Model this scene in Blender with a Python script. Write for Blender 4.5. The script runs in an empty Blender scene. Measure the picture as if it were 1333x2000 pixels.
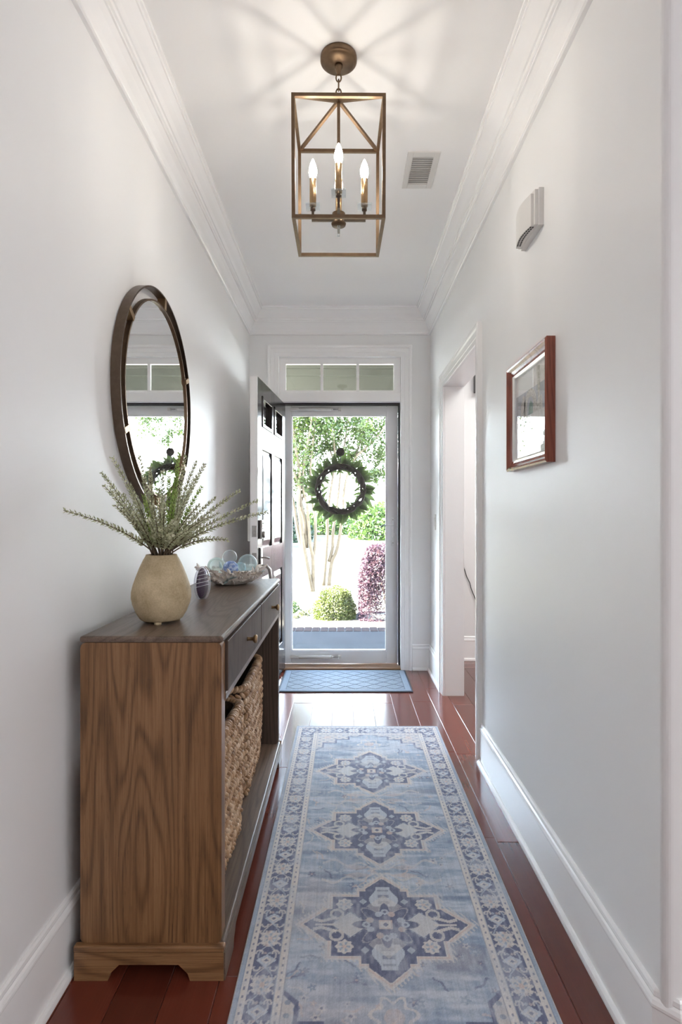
import bpy, bmesh, math, random
import numpy as np
from mathutils import Vector, Matrix

random.seed(7)
PI = math.pi
S = bpy.context.scene
C = S.collection

# ------------------------------------------------------------------ camera
F = 1080.0          # focal length in pixels of the 1333x2000 frame
CX, CY, CZ = 672.0, 1003.0, 1.22
cam = bpy.data.cameras.new('camera')
cam.sensor_fit = 'VERTICAL'
cam.sensor_height = 36.0
cam.lens = 36.0 * F / 2000.0
cam.shift_x = -(CX - 666.5) / 2000.0
cam.shift_y = (CY - 1000.0) / 2000.0
cam.clip_start = 0.02
camo = bpy.data.objects.new('camera', cam)
camo.location = (0, 0, CZ)
camo.rotation_euler = (PI / 2, 0, 0)
C.objects.link(camo)
S.camera = camo

# ------------------------------------------------------------------ world, sun, lights, exposure
SKY = 9.2
W = bpy.data.worlds.new('world')
S.world = W
W.use_nodes = True
bg = W.node_tree.nodes['Background']
_n, _l = W.node_tree.nodes, W.node_tree.links
_tc, _sx, _rp = _n.new('ShaderNodeTexCoord'), _n.new('ShaderNodeSeparateXYZ'), _n.new('ShaderNodeValToRGB')
_l.new(_tc.outputs['Generated'], _sx.inputs[0])
_l.new(_sx.outputs['Z'], _rp.inputs[0])
_rp.color_ramp.elements[0].color = (0.93, 0.97, 1.0, 1)     # hazy white at the horizon
_rp.color_ramp.elements[1].color = (0.16, 0.25, 0.42, 1)    # blue overhead
_rp.color_ramp.elements[1].position = 0.9
_e = _rp.color_ramp.elements.new(0.35)
_e.color = (0.58, 0.72, 0.90, 1)
_l.new(_rp.outputs[0], bg.inputs[0])
bg.inputs[1].default_value = SKY

sun = bpy.data.lights.new('sun', 'SUN')
sun.energy = 40.0
sun.angle = 0.01
sun.color = (1.0, 0.93, 0.8)
suno = bpy.data.objects.new('sun', sun)
suno.rotation_euler = Vector((1.0, 0.02, -0.95)).to_track_quat('-Z', 'Y').to_euler()
C.objects.link(suno)


def area(name, loc, direction, sx, sy, power, color):
    l = bpy.data.lights.new(name, 'AREA')
    l.shape = 'RECTANGLE'
    l.size = sx
    l.size_y = sy
    l.energy = power
    l.color = color
    o = bpy.data.objects.new(name, l)
    o.location = loc
    o.rotation_euler = Vector(direction).to_track_quat('-Z', 'Y').to_euler()
    C.objects.link(o)


area('great_room_side_fill', (3.56, -1.3, 1.5), (-1, 0.0, 0.05), 3.2, 1.9, 7.5, (0.94, 0.975, 1.0))  # added fill lamp before a solid wall, no window there
area('great_room_top_fill', (2.2, -2.2, 2.78), (-.15, 0.1, -1), 1.2, 2.0, 13, (0.94, 0.975, 1.0))  # added fill lamp behind the camera, no fixture there
area('side_room_fill', (1.7, 3.2, 2.74), (0, 0, -1), 1.2, 1.2, 7.5, (1.0, 0.985, 0.96))  # added fill lamp to brighten the side room, no fixture there
BULB = 21.5

S.cycles.max_bounces = 18
S.cycles.diffuse_bounces = 12
S.cycles.glossy_bounces = 6
S.cycles.transparent_max_bounces = 24
S.view_settings.view_transform = 'Standard'
S.view_settings.look = 'None'
S.view_settings.gamma = 1.0
S.view_settings.use_curve_mapping = False
S.view_settings.exposure = 2.36


def P(px, py, Y):
    """the point at depth Y seen at a pixel of the photograph"""
    return Vector(((px - CX) / F * Y, Y, CZ + (CY - py) / F * Y))


# ------------------------------------------------------------------ materials
def lin(r, g, b):
    f = lambda c: (c / 255 / 12.92) if c / 255 <= 0.04045 else ((c / 255 + 0.055) / 1.055) ** 2.4
    return (f(r), f(g), f(b), 1)


def sock(nt, v, inp):
    if isinstance(v, (int, float)):
        inp.default_value = v
    elif isinstance(v, (tuple, list)):
        inp.default_value = v
    else:
        nt.links.new(v, inp)


class NT:
    def __init__(s, name):
        s.m = bpy.data.materials.new(name)
        s.m.use_nodes = True
        s.nt = s.m.node_tree
        s.b = s.nt.nodes['Principled BSDF']
        s.out = s.nt.nodes['Material Output']

    def n(s, t, **kw):
        x = s.nt.nodes.new(t)
        for k, v in kw.items():
            setattr(x, k, v)
        return x

    def link(s, a, b):
        s.nt.links.new(a, b)

    def coord(s, kind='Object', scale=(1, 1, 1), loc=(0, 0, 0)):
        tc = s.n('ShaderNodeTexCoord')
        mp = s.n('ShaderNodeMapping')
        s.link(tc.outputs[kind], mp.inputs[0])
        mp.inputs['Scale'].default_value = scale
        mp.inputs['Location'].default_value = loc
        return mp.outputs[0]

    def noise(s, vec, scale=5, detail=3, rough=0.5, dist=0.0):
        x = s.n('ShaderNodeTexNoise')
        if vec is not None:
            s.link(vec, x.inputs['Vector'])
        x.inputs['Scale'].default_value = scale
        x.inputs['Detail'].default_value = detail
        x.inputs['Roughness'].default_value = rough
        x.inputs['Distortion'].default_value = dist
        return x.outputs[0]

    def ramp(s, fac, stops):
        x = s.n('ShaderNodeValToRGB')
        s.link(fac, x.inputs[0])
        el = x.color_ramp.elements
        while len(el) < len(stops):
            el.new(0.5)
        for e, (p, c) in zip(el, stops):
            e.position = p
            e.color = c if len(c) == 4 else (*c, 1)
        return x.outputs[0]

    def mix(s, fac, a, b, mode='MIX'):
        x = s.n('ShaderNodeMix', data_type='RGBA', blend_type=mode)
        sock(s.nt, fac, x.inputs[0])
        sock(s.nt, a, x.inputs[6])
        sock(s.nt, b, x.inputs[7])
        return x.outputs[2]

    def math(s, op, a, b=0.0):
        x = s.n('ShaderNodeMath', operation=op)
        sock(s.nt, a, x.inputs[0])
        sock(s.nt, b, x.inputs[1])
        return x.outputs[0]

    def bump(s, h, strength=0.2, dist=0.002):
        x = s.n('ShaderNodeBump')
        s.link(h, x.inputs['Height'])
        x.inputs['Strength'].default_value = strength
        x.inputs['Distance'].default_value = dist
        s.link(x.outputs[0], s.b.inputs['Normal'])

    def set(s, **kw):
        names = dict(col='Base Color', rough='Roughness', metal='Metallic', spec='Specular IOR Level', coat='Coat Weight',
                     coatr='Coat Roughness', trans='Transmission Weight', ior='IOR', alpha='Alpha', sheen='Sheen Weight')
        for k, v in kw.items():
            sock(s.nt, v, s.b.inputs[names[k]])
        return s


def paint(name, col, rough=0.4, spec=0.5, var=0.03, bump=0.04, scale=90):
    t = NT(name)
    v = t.coord()
    n1 = t.noise(v, 2.2, 2)
    d = tuple(c * (1 - var) for c in col[:3]) + (1,)
    t.set(col=t.ramp(n1, [(0.3, d), (0.7, col)]), rough=rough, spec=spec)
    t.bump(t.noise(v, scale, 2), bump, 0.001)
    return t.m


def metal(name, col, rough=0.3, var=0.15):
    t = NT(name)
    n1 = t.noise(t.coord(), 60, 3)
    d = tuple(c * (1 - var) for c in col[:3]) + (1,)
    t.set(col=t.ramp(n1, [(0.35, d), (0.65, col)]), rough=rough, metal=1.0)
    return t.m


def wood(name, axis, dark, mid, light, rough=0.42, rings=9.0, seed=0.0, spec=0.5):
    """open grained oak: contour lines of a stretched noise give the cathedral figure, fine fibres run along the axis"""
    t = NT(name)
    sc = {'X': (0.9, 6.5, 6.5), 'Y': (6.5, 0.9, 6.5), 'Z': (6.5, 6.5, 0.9)}[axis]
    fs = {'X': (5, 260, 260), 'Y': (260, 5, 260), 'Z': (260, 260, 5)}[axis]
    a = t.noise(t.coord('Object', sc, (seed, seed * 1.7, seed * .6)), 1.0, 1.6, 0.35, 0.12)
    r = t.math('SINE', t.math('MULTIPLY', a, rings * 34))
    r = t.math('POWER', t.math('ADD', t.math('MULTIPLY', r, 0.5), 0.5), 3.0)
    fib = t.noise(t.coord('Object', fs), 1.0, 5.0, 0.7)
    pore = t.noise(t.coord('Object', tuple(x * (2.2 if x > 20 else 4) for x in fs)), 1.0, 2.0, 0.5)
    big = t.noise(t.coord('Object', tuple(x * .8 for x in sc), (seed, 2, 3)), 1.0, 2)
    f = t.math('SUBTRACT', t.math('ADD', t.math('MULTIPLY', fib, 0.62), t.math('MULTIPLY', big, 0.38)),
               t.math('MULTIPLY', r, t.math('MULTIPLY', big, 0.26)))
    f = t.math('SUBTRACT', f, t.math('MULTIPLY', t.math('LESS_THAN', pore, 0.36), 0.10))
    c = t.ramp(f, [(0.20, dark), (0.46, mid), (0.68, light)])
    t.set(col=c, rough=rough, spec=spec)
    t.bump(f, 0.25, 0.001)
    return t.m


def glassy(name, tint=(1, 1, 1, 1), refl=0.9, base=0.04, power=3.5, rough=0.0):
    """thin pane: clear film that reflects more at a grazing angle"""
    t = NT(name)
    lw = t.n('ShaderNodeFresnel')
    gm = t.n('ShaderNodeNewGeometry')
    t.link(t.math('SUBTRACT', 1.5, t.math('MULTIPLY', gm.outputs['Backfacing'], 1.5 - 1 / 1.5)), lw.inputs[0])
    tr = t.n('ShaderNodeBsdfTransparent')
    tr.inputs[0].default_value = tint
    gl = t.n('ShaderNodeBsdfGlossy')
    gl.inputs['Roughness'].default_value = rough
    mx = t.n('ShaderNodeMixShader')
    t.link(t.math('MULTIPLY', lw.outputs[0], refl), mx.inputs[0])
    t.link(tr.outputs[0], mx.inputs[1])
    t.link(gl.outputs[0], mx.inputs[2])
    t.link(mx.outputs[0], t.out.inputs[0])
    return t.m


def leafmat(name, stops, rough=0.5, trans=0.35, scale=30):
    """leaf: mottled colour, some light comes through"""
    t = NT(name)
    c = t.ramp(t.noise(t.coord(), scale, 2), stops)
    t.set(col=c, rough=rough)
    tl = t.n('ShaderNodeBsdfTranslucent')
    t.link(c, tl.inputs[0])
    mx = t.n('ShaderNodeMixShader')
    mx.inputs[0].default_value = trans
    t.link(t.b.outputs[0], mx.inputs[1])
    t.link(tl.outputs[0], mx.inputs[2])
    t.link(mx.outputs[0], t.out.inputs[0])
    return t.m


M = {}
M['wall'] = paint('wall_paint', (0.865, 0.868, 0.868, 1), 0.46, 0.42, 0.015, 0.05, 160)
M['ceiling'] = paint('ceiling_paint', (0.95, 0.95, 0.948, 1), 0.55, 0.4, 0.01, 0.05, 160)
M['trim'] = paint('white_trim_paint', (0.95, 0.95, 0.95, 1), 0.22, 0.5, 0.01, 0.01)
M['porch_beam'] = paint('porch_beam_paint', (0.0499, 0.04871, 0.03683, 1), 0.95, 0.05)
M['siding'] = paint('white_siding_paint', (0.48, 0.48, 0.468, 1), 0.6)
M['door'] = paint('dark_door_paint', (0.030, 0.026, 0.026, 1), 0.17, 0.9, 0.1, 0.01, 60)
M['dark'] = paint('dark_rubber', (0.02, 0.02, 0.022, 1), 0.5)
M['black'] = paint('black_plastic', (0.012, 0.012, 0.013, 1), 0.45)
M['plastic'] = paint('white_plastic', (0.74, 0.73, 0.71, 1), 0.35)
M['storm'] = paint('white_aluminium_paint', (0.84, 0.85, 0.87, 1), 0.3, 0.5, 0.02, 0.0)
M['bronze'] = metal('brushed_bronze', (0.21, 0.142, 0.09, 1), 0.42)
M['dark_bronze'] = metal('dark_bronze', (0.14, 0.105, 0.08, 1), 0.33)
M['brass'] = metal('aged_brass', (0.40, 0.27, 0.15, 1), 0.38)
M['nickel'] = metal('satin_nickel', (0.42, 0.40, 0.38, 1), 0.3)
M['silver'] = metal('silver_leaf', (0.85, 0.85, 0.84, 1), 0.28, 0.05)
M['mirror'] = metal('mirror_silvering', (0.93, 0.94, 0.94, 1), 0.0, 0.0)
M['frame_wood'] = wood('cherry_frame_wood', 'Z', (0.136, 0.0374, 0.0238, 1), (0.255, 0.0714, 0.0459, 1), (0.357, 0.1105, 0.068, 1), 0.16, 4)
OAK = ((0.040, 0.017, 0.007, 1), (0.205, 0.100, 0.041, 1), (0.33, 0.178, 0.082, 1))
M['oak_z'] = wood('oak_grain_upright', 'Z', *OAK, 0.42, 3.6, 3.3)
OAK_GLARE = ((0.045, 0.030, 0.022, 1), (0.135, 0.092, 0.066, 1), (0.21, 0.152, 0.115, 1))  # greyer oak, glare on the table top put into the colour
M['oak_y'] = wood('oak_grain_long_glare', 'Y', *OAK_GLARE, 0.40, 3.0, 1.0)
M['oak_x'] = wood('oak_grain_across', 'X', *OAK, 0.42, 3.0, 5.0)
M['oak_in'] = wood('oak_shade_glare', 'Z', (0.028, 0.018, 0.014, 1), (0.08, 0.056, 0.043, 1), (0.125, 0.09, 0.07, 1), 0.55, 3.0, 9.0, 0.25)  # darker greyer copy of the oak, shade and glare in its colour
M['threshold'] = wood('threshold_oak', 'X', (0.2, 0.1, 0.05, 1), (0.34, 0.2, 0.11, 1), (0.45, 0.28, 0.17, 1), 0.35, 3)
M['pane'] = glassy('window_glass', (0.97, 0.985, 0.98, 1), 0.9)
M['dark_pane'] = glassy('shade_tinted_glass', (0.16, 0.16, 0.17, 1), 0.9)  # dark tint carries the shade seen behind these panes
M['picture_glass'] = glassy('picture_glass', (0.99, 0.99, 0.99, 1), 0.6)


def plank_mat():
    t = NT('cherry_plank_wood')
    oi = t.n('ShaderNodeObjectInfo')
    v = t.coord('Object', (14, 1.3, 14))
    va = t.n('ShaderNodeVectorMath', operation='ADD')
    t.link(v, va.inputs[0])
    cb = t.n('ShaderNodeCombineXYZ')
    t.link(t.math('MULTIPLY', oi.outputs['Random'], 37.0), cb.inputs[0])
    t.link(t.math('MULTIPLY', oi.outputs['Random'], 91.0), cb.inputs[1])
    t.link(cb.outputs[0], va.inputs[1])
    g = t.noise(va.outputs[0], 1.0, 4, 0.6, 0.4)
    fib = t.noise(t.coord('Object', (220, 6, 220)), 1.0, 3)
    c = t.ramp(t.math('ADD', t.math('MULTIPLY', g, 0.7), t.math('MULTIPLY', fib, 0.3)),
               [(0.2, (0.115, 0.024, 0.014, 1)), (0.55, (0.152, 0.032, 0.018, 1)), (0.8, (0.20, 0.049, 0.028, 1))])
    r2 = t.math('ADD', t.math('MULTIPLY', oi.outputs['Random'], 0.5), 0.75)
    hv = t.n('ShaderNodeHueSaturation')
    t.link(c, hv.inputs['Color'])
    t.link(r2, hv.inputs['Value'])
    t.set(col=hv.outputs[0], rough=0.22, spec=0.5, coat=0.5, coatr=0.13)
    t.b.inputs['Coat IOR'].default_value = 1.45
    return t.m


M['plank'] = plank_mat()
M['subfloor'] = paint('seam_glare_tan', (0.36, 0.22, 0.17, 1), 0.35)  # light tan shows in the plank seams, their glare put in its colour


def concrete(name, c1, c2, rough, scale=9, spec=0.4):
    t = NT(name)
    v = t.coord()
    f = t.math('ADD', t.math('MULTIPLY', t.noise(v, scale, 5, 0.6), 0.7), t.math('MULTIPLY', t.noise(v, scale * 14, 2), 0.3))
    t.set(col=t.ramp(f, [(0.35, c1), (0.65, c2)]), rough=rough, spec=spec)
    t.bump(f, 0.25, 0.002)
    return t.m


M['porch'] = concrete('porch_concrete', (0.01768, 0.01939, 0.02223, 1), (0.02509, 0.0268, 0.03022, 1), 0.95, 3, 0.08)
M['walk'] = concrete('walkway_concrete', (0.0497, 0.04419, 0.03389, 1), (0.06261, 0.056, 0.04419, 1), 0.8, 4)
M['vase'] = concrete('beige_stone_glaze', (0.384, 0.2976, 0.1728, 1), (0.6144, 0.4992, 0.3264, 1), 0.6, 16)
M['brick'] = concrete('brick_clay', (0.0198, 0.01386, 0.01346, 1), (0.03762, 0.02772, 0.02693, 1), 0.95, 30, 0.03)
M['mortar'] = concrete('mortar', (0.1014, 0.09821, 0.09504, 1), (0.1394, 0.1331, 0.1267, 1), 0.95, 30, 0.03)
M['lawn'] = concrete('dormant_lawn', (0.03602, 0.03379, 0.02129, 1), (0.04854, 0.04477, 0.03005, 1), 0.95, 2.5)
M['mulch'] = concrete('mulch', (0.01584, 0.01188, 0.00924, 1), (0.07128, 0.06072, 0.05016, 1), 0.95, 26)
M['bark'] = concrete('smooth_pale_bark', (0.05395, 0.03698, 0.02038, 1), (0.1042, 0.07875, 0.04805, 1), 0.75, 7)
M['shell'] = concrete('sea_shell', (0.7762, 0.6831, 0.59, 1), (0.92, 0.92, 0.92, 1), 0.4, 45)
M['shell_blue'] = concrete('blue_sea_shell', (0.25, 0.38, 0.42, 1), (0.55, 0.68, 0.70, 1), 0.4, 45)
M['mat'] = concrete('blue_grey_ribbed_mat', (0.168, 0.2, 0.248, 1), (0.24, 0.276, 0.328, 1), 0.8, 120)
M['mat_pad'] = concrete('blue_grey_mat_pile', (0.1404, 0.1657, 0.2022, 1), (0.2246, 0.2527, 0.292, 1), 0.8, 160)
M['mat_edge'] = paint('mat_rubber_edge', (0.045, 0.055, 0.075, 1), 0.6)
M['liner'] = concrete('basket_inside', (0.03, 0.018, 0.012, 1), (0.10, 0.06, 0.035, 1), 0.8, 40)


def weave_mat():
    t = NT('water_hyacinth')
    v = t.coord()
    f = t.math('ADD', t.math('MULTIPLY', t.noise(v, 26, 1), 0.85), t.math('MULTIPLY', t.noise(v, 300, 2), 0.15))
    t.set(col=t.ramp(f, [(0.3, (0.19, 0.095, 0.042, 1)), (0.48, (0.42, 0.25, 0.13, 1)), (0.68, (0.62, 0.45, 0.30, 1))]), rough=0.5)
    t.bump(t.noise(v, 400, 2), 0.3, 0.001)
    return t.m


M['weave'] = weave_mat()
M['sprig'] = leafmat('frosted_grey_green_leaf', [(0.3, (0.324, 0.3484, 0.2026, 1)), (0.5, (0.5346, 0.5508, 0.3646, 1)), (0.7, (0.8424, 0.8586, 0.6804, 1))], 0.6, 0.3, 55)
M['sprig2'] = leafmat('fresh_green_leaf', [(0.3, (0.221, 0.351, 0.078, 1)), (0.7, (0.494, 0.624, 0.221, 1))], 0.6, 0.4, 55)
M['stem'] = paint('brown_green_stem', (0.13, 0.095, 0.06, 1), 0.6)
M['magnolia'] = leafmat('magnolia_leaf', [(0.3, (0.02824, 0.048, 0.01129, 1)), (0.7, (0.09601, 0.1356, 0.03671, 1))], 0.4, 0.42, 12)
M['twig'] = concrete('dark_twig', (0.012, 0.008, 0.006, 1), (0.045, 0.03, 0.02, 1), 0.85, 60)
M['tree_leaf'] = leafmat('crepe_myrtle_leaf', [(0.3, (0.02192, 0.04225, 0.004383, 1)), (0.55, (0.04225, 0.06885, 0.009396, 1)), (0.75, (0.07197, 0.08767, 0.02192, 1))], 0.5, 0.4, 2.2)
M['box_leaf'] = leafmat('boxwood_leaf', [(0.3, (0.0313, 0.05322, 0.007826, 1)), (0.5, (0.07826, 0.09711, 0.02192, 1)), (0.68, (0.144, 0.144, 0.06573, 1))], 0.5, 0.3, 26)
M['purple_leaf'] = leafmat('loropetalum_leaf', [(0.3, (0.0225, 0.01146, 0.0225, 1)), (0.5, (0.05729, 0.02782, 0.04297, 1)), (0.68, (0.1228, 0.06957, 0.07573, 1))], 0.5, 0.25, 22)
M['hedge_leaf'] = leafmat('hedge_leaf', [(0.3, (0.02025, 0.04419, 0.007366, 1)), (0.7, (0.06997, 0.1179, 0.02578, 1))], 0.5, 0.3, 3)
M['dark_leaf'] = leafmat('dark_evergreen_leaf', [(0.3, (0.006138, 0.01637, 0.008184, 1)), (0.7, (0.02046, 0.04092, 0.01842, 1))], 0.5, 0.2, 3)
M['pale_leaf'] = leafmat('pale_groundcover_leaf', [(0.3, (0.08184, 0.1064, 0.04092, 1)), (0.7, (0.1842, 0.1923, 0.1146, 1))], 0.5, 0.3, 16)


def emit(name, col, st):
    t = NT(name)
    t.set(col=(0.9, 0.9, 0.85, 1))
    t.b.inputs['Emission Color'].default_value = col
    t.b.inputs['Emission Strength'].default_value = st
    return t.m


M['bulb'] = emit('lit_bulb', (1.0, 0.92, 0.80, 1), BULB)


def ball(name, tint, dens, speck=None):
    """hollow blown glass: tinted clear film, denser towards the rim"""
    t = NT(name)
    lw = t.n('ShaderNodeLayerWeight')
    lw.inputs[0].default_value = 0.42
    tr = t.n('ShaderNodeBsdfTransparent')
    t.link(t.mix(lw.outputs['Facing'], tuple(1 - (1 - c) * .35 for c in tint[:3]) + (1,), tint), tr.inputs[0])
    v = t.coord()
    if speck:
        c = t.ramp(t.noise(v, 95, 2), [(0.45, tint), (0.6, speck)])
    else:
        c = t.ramp(t.noise(v, 12, 2), [(0.3, tint), (0.7, (0.9, 0.95, 0.97, 1))])
    t.set(col=c, rough=0.04, spec=0.8)
    mx = t.n('ShaderNodeMixShader')
    f = t.math('ADD', t.math('MULTIPLY', t.math('POWER', lw.outputs['Facing'], 2.0), 0.65), dens)
    t.link(f, mx.inputs[0])
    t.link(tr.outputs[0], mx.inputs[1])
    t.link(t.b.outputs[0], mx.inputs[2])
    t.link(mx.outputs[0], t.out.inputs[0])
    return t.m


M['ball_clear'] = ball('clear_glass', (0.86, 0.92, 0.95, 1), 0.10)
M['ball_aqua'] = ball('aqua_glass', (0.58, 0.77, 0.82, 1), 0.22)
M['ball_green'] = ball('pale_green_glass', (0.66, 0.82, 0.79, 1), 0.22)
M['ball_teal'] = ball('light_teal_glass', (0.45, 0.70, 0.78, 1), 0.22)
M['ball_blue'] = ball('speckled_blue_glass', (0.16, 0.26, 0.58, 1), 0.75, (0.55, 0.68, 0.9, 1))
M['clear'] = ball('clear_cast_glass', (0.90, 0.89, 0.95, 1), 0.05)
M['purple_core'] = paint('purple_glass_core', (0.045, 0.015, 0.055, 1), 0.1, 0.6, 0.3)
M['white_line'] = paint('white_glass_thread', (0.8, 0.78, 0.82, 1), 0.2)

# ------------------------------------------------------------------ mesh helpers
ORIG = {}


class B:
    def __init__(s):
        s.bm = bmesh.new()

    def add(s, verts, faces, smooth=False):
        vs = [s.bm.verts.new(v) for v in verts]
        out = []
        for f in faces:
            try:
                fc = s.bm.faces.new([vs[i] for i in f])
                fc.smooth = smooth
                out.append(fc)
            except ValueError:
                pass
        return vs, out

    def box(s, x0, x1, y0, y1, z0, z1, bev=0.0, xf=None):
        v = [(x, y, z) for z in (z0, z1) for y in (y0, y1) for x in (x0, x1)]
        f = [(0, 2, 3, 1), (4, 5, 7, 6), (0, 1, 5, 4), (2, 6, 7, 3), (0, 4, 6, 2), (1, 3, 7, 5)]
        vs, fs = s.add(v, f)
        if bev > 0:
            es = {e for fc in fs for e in fc.edges}
            r = bmesh.ops.bevel(s.bm, geom=list(es), offset=bev, segments=2 if bev > .003 else 1, affect='EDGES', profile=0.5)
            vs = list({v for fc in r['faces'] for v in fc.verts} | {v for v in vs if v.is_valid})
        if xf is not None:
            for v in vs:
                v.co = xf @ v.co
        return s

    def prism(s, poly, a, b, mp):
        """polygon (u,v) pulled from a to b; mp(u,v,h) gives the point"""
        n = len(poly)
        v = [mp(u, w, a) for u, w in poly] + [mp(u, w, b) for u, w in poly]
        f = [tuple(range(n))[::-1], tuple(range(n, 2 * n))] + [(i, (i + 1) % n, n + (i + 1) % n, n + i) for i in range(n)]
        s.add(v, f)
        return s

    def tube(s, pts, rad, seg=10, cap=True, smooth=True, close=False):
        pts = [Vector(p) for p in pts]
        n = len(pts)
        rr = rad if isinstance(rad, (list, tuple)) else [rad] * n
        rings = []
        t0 = (pts[1] - pts[0]).normalized()
        ref = Vector((0, 0, 1)) if abs(t0.z) < 0.9 else Vector((1, 0, 0))
        nrm = t0.cross(ref).normalized()
        for i in range(n):
            if close:
                t = (pts[(i + 1) % n] - pts[i - 1]).normalized()
            else:
                t = (pts[min(i + 1, n - 1)] - pts[max(i - 1, 0)]).normalized()
            nrm = (nrm - t * nrm.dot(t)).normalized()
            bn = t.cross(nrm)
            rings.append([pts[i] + (nrm * math.cos(2 * PI * k / seg) + bn * math.sin(2 * PI * k / seg)) * rr[i] for k in range(seg)])
        v = [p for r in rings for p in r]
        f = []
        m = n if close else n - 1
        for i in range(m):
            j = (i + 1) % n
            for k in range(seg):
                f.append((i * seg + k, i * seg + (k + 1) % seg, j * seg + (k + 1) % seg, j * seg + k))
        if cap and not close:
            f += [tuple(range(seg))[::-1], tuple(range((n - 1) * seg, n * seg))]
        vs, fs = s.add(v, f, smooth)
        if cap and not close:
            for fc in fs[-2:]:
                fc.smooth = False
        return s

    def cyl(s, p0, p1, r0, r1=None, seg=20):
        return s.tube([p0, p1], [r0, r0 if r1 is None else r1], seg)

    def bar(s, p0, p1, w, h=None, up=(0, 0, 1)):
        p0, p1 = Vector(p0), Vector(p1)
        h = w if h is None else h
        t = (p1 - p0).normalized()
        up = Vector(up)
        if abs(t.dot(up)) > .95:
            up = Vector((1, 0, 0))
        a = t.cross(up).normalized() * w / 2
        b = a.cross(t).normalized() * h / 2
        v = [p + a * i + b * j for p in (p0, p1) for i, j in ((-1, -1), (1, -1), (1, 1), (-1, 1))]
        s.add(v, [(3, 2, 1, 0), (4, 5, 6, 7)] + [(i, (i + 1) % 4, 4 + (i + 1) % 4, 4 + i) for i in range(4)])
        return s

    def lathe(s, prof, center=(0, 0, 0), seg=32, axis='Z', smooth=True):
        c = Vector(center)
        v = []
        for r, h in prof:
            for k in range(seg):
                a = 2 * PI * k / seg
                p = Vector((r * math.cos(a), r * math.sin(a), h))
                if axis == 'Y':
                    p = Vector((p.x, p.z, p.y))
                if axis == 'X':
                    p = Vector((p.z, p.x, p.y))
                v.append(c + p)
        f = []
        for i in range(len(prof) - 1):
            for k in range(seg):
                f.append((i * seg + k, i * seg + (k + 1) % seg, (i + 1) * seg + (k + 1) % seg, (i + 1) * seg + k))
        n = len(prof)
        f += [tuple(range(seg))[::-1], tuple(range((n - 1) * seg, n * seg))]
        vs, fs = s.add(v, f, smooth)
        for fc in fs[-2:]:
            fc.smooth = False
        return s

    def ball(s, c, rx, ry=None, rz=None, seg=24, rings=14, rot=None):
        ry = rx if ry is None else ry
        rz = rx if rz is None else rz
        c = Vector(c)
        v = [Vector((0, 0, -rz))]
        for i in range(1, rings):
            a = PI * i / rings
            for k in range(seg):
                b = 2 * PI * k / seg
                v.append(Vector((rx * math.sin(a) * math.cos(b), ry * math.sin(a) * math.sin(b), -rz * math.cos(a))))
        v.append(Vector((0, 0, rz)))
        if rot is not None:
            v = [rot @ p for p in v]
        v = [p + c for p in v]
        f = [(0, 1 + (k + 1) % seg, 1 + k) for k in range(seg)]
        for i in range(rings - 2):
            for k in range(seg):
                f.append((1 + i * seg + k, 1 + i * seg + (k + 1) % seg, 1 + (i + 1) * seg + (k + 1) % seg, 1 + (i + 1) * seg + k))
        l = len(v) - 1
        o = 1 + (rings - 2) * seg
        f += [(o + k, o + (k + 1) % seg, l) for k in range(seg)]
        s.add(v, f, True)
        return s

    def sweep(s, path, prof, mp, closed=False):
        """profile (offset to the right of the path, height) along a 2-D path with mitred corners"""
        n = len(path)
        pp = [Vector(p) for p in path]

        def nr(a, b):
            d = (b - a).normalized()
            return Vector((d.y, -d.x))
        rows = []
        for i in range(n):
            if closed:
                n1, n2 = nr(pp[i - 1], pp[i]), nr(pp[i], pp[(i + 1) % n])
            else:
                n1 = nr(pp[max(i - 1, 0)], pp[max(i, 1)])
                n2 = nr(pp[min(i, n - 2)], pp[min(i + 1, n - 1)])
            m = (n1 + n2) / (1 + n1.dot(n2))
            rows.append([mp(*(pp[i] + m * d), h) for d, h in prof])
        k = len(prof)
        v = [p for r in rows for p in r]
        f = []
        for i in range(n if closed else n - 1):
            j = (i + 1) % n
            for q in range(k):
                f.append((i * k + q, i * k + (q + 1) % k, j * k + (q + 1) % k, j * k + q))
        if not closed:
            f += [tuple(range(k))[::-1], tuple(range((n - 1) * k, n * k))]
        s.add(v, f)
        return s


def link(name, me, mat, parent=None, **props):
    o = bpy.data.objects.new(name, me)
    C.objects.link(o)
    if mat is not None:
        me.materials.append(mat)
    if parent is not None:
        o.parent = parent
    ORIG[o.name] = ORIG.get(parent.name, Vector()) if parent is not None else Vector()
    for k, v in props.items():
        o[k] = v
    return o


def obj(name, b, mat, parent=None, smooth=None, **props):
    """link a builder as ONE mesh object; coordinates are world ones, moved into the parent's frame"""
    bm = b.bm
    bmesh.ops.recalc_face_normals(bm, faces=bm.faces)
    if smooth is not None:
        for f in bm.faces:
            f.smooth = smooth
    off = ORIG.get(parent.name, Vector()) if parent is not None else Vector()
    if off.length > 0:
        bmesh.ops.translate(bm, verts=bm.verts, vec=-off)
    me = bpy.data.meshes.new(name)
    bm.to_mesh(me)
    bm.free()
    return link(name, me, mat, parent, **props)


def thing(name, label, cat, loc=(0, 0, 0), group=None, kind=None):
    o = bpy.data.objects.new(name, None)
    o.empty_display_size = 0.05
    o.location = loc
    C.objects.link(o)
    ORIG[o.name] = Vector(loc)
    o['label'] = label
    o['category'] = cat
    if group:
        o['group'] = group
    if kind:
        o['kind'] = kind
    return o


def struct(name, b, mat, label, cat):
    return obj(name, b, mat, None, kind='structure', label=label, category=cat)


def rawmesh(name, verts, faces, smooth=False):
    me = bpy.data.meshes.new(name)
    me.from_pydata([tuple(v) for v in verts], [], faces)
    if smooth:
        me.polygons.foreach_set('use_smooth', [True] * len(me.polygons))
    me.update()
    return me


XYZ = lambda u, v, h: Vector((u, v, h))

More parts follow.
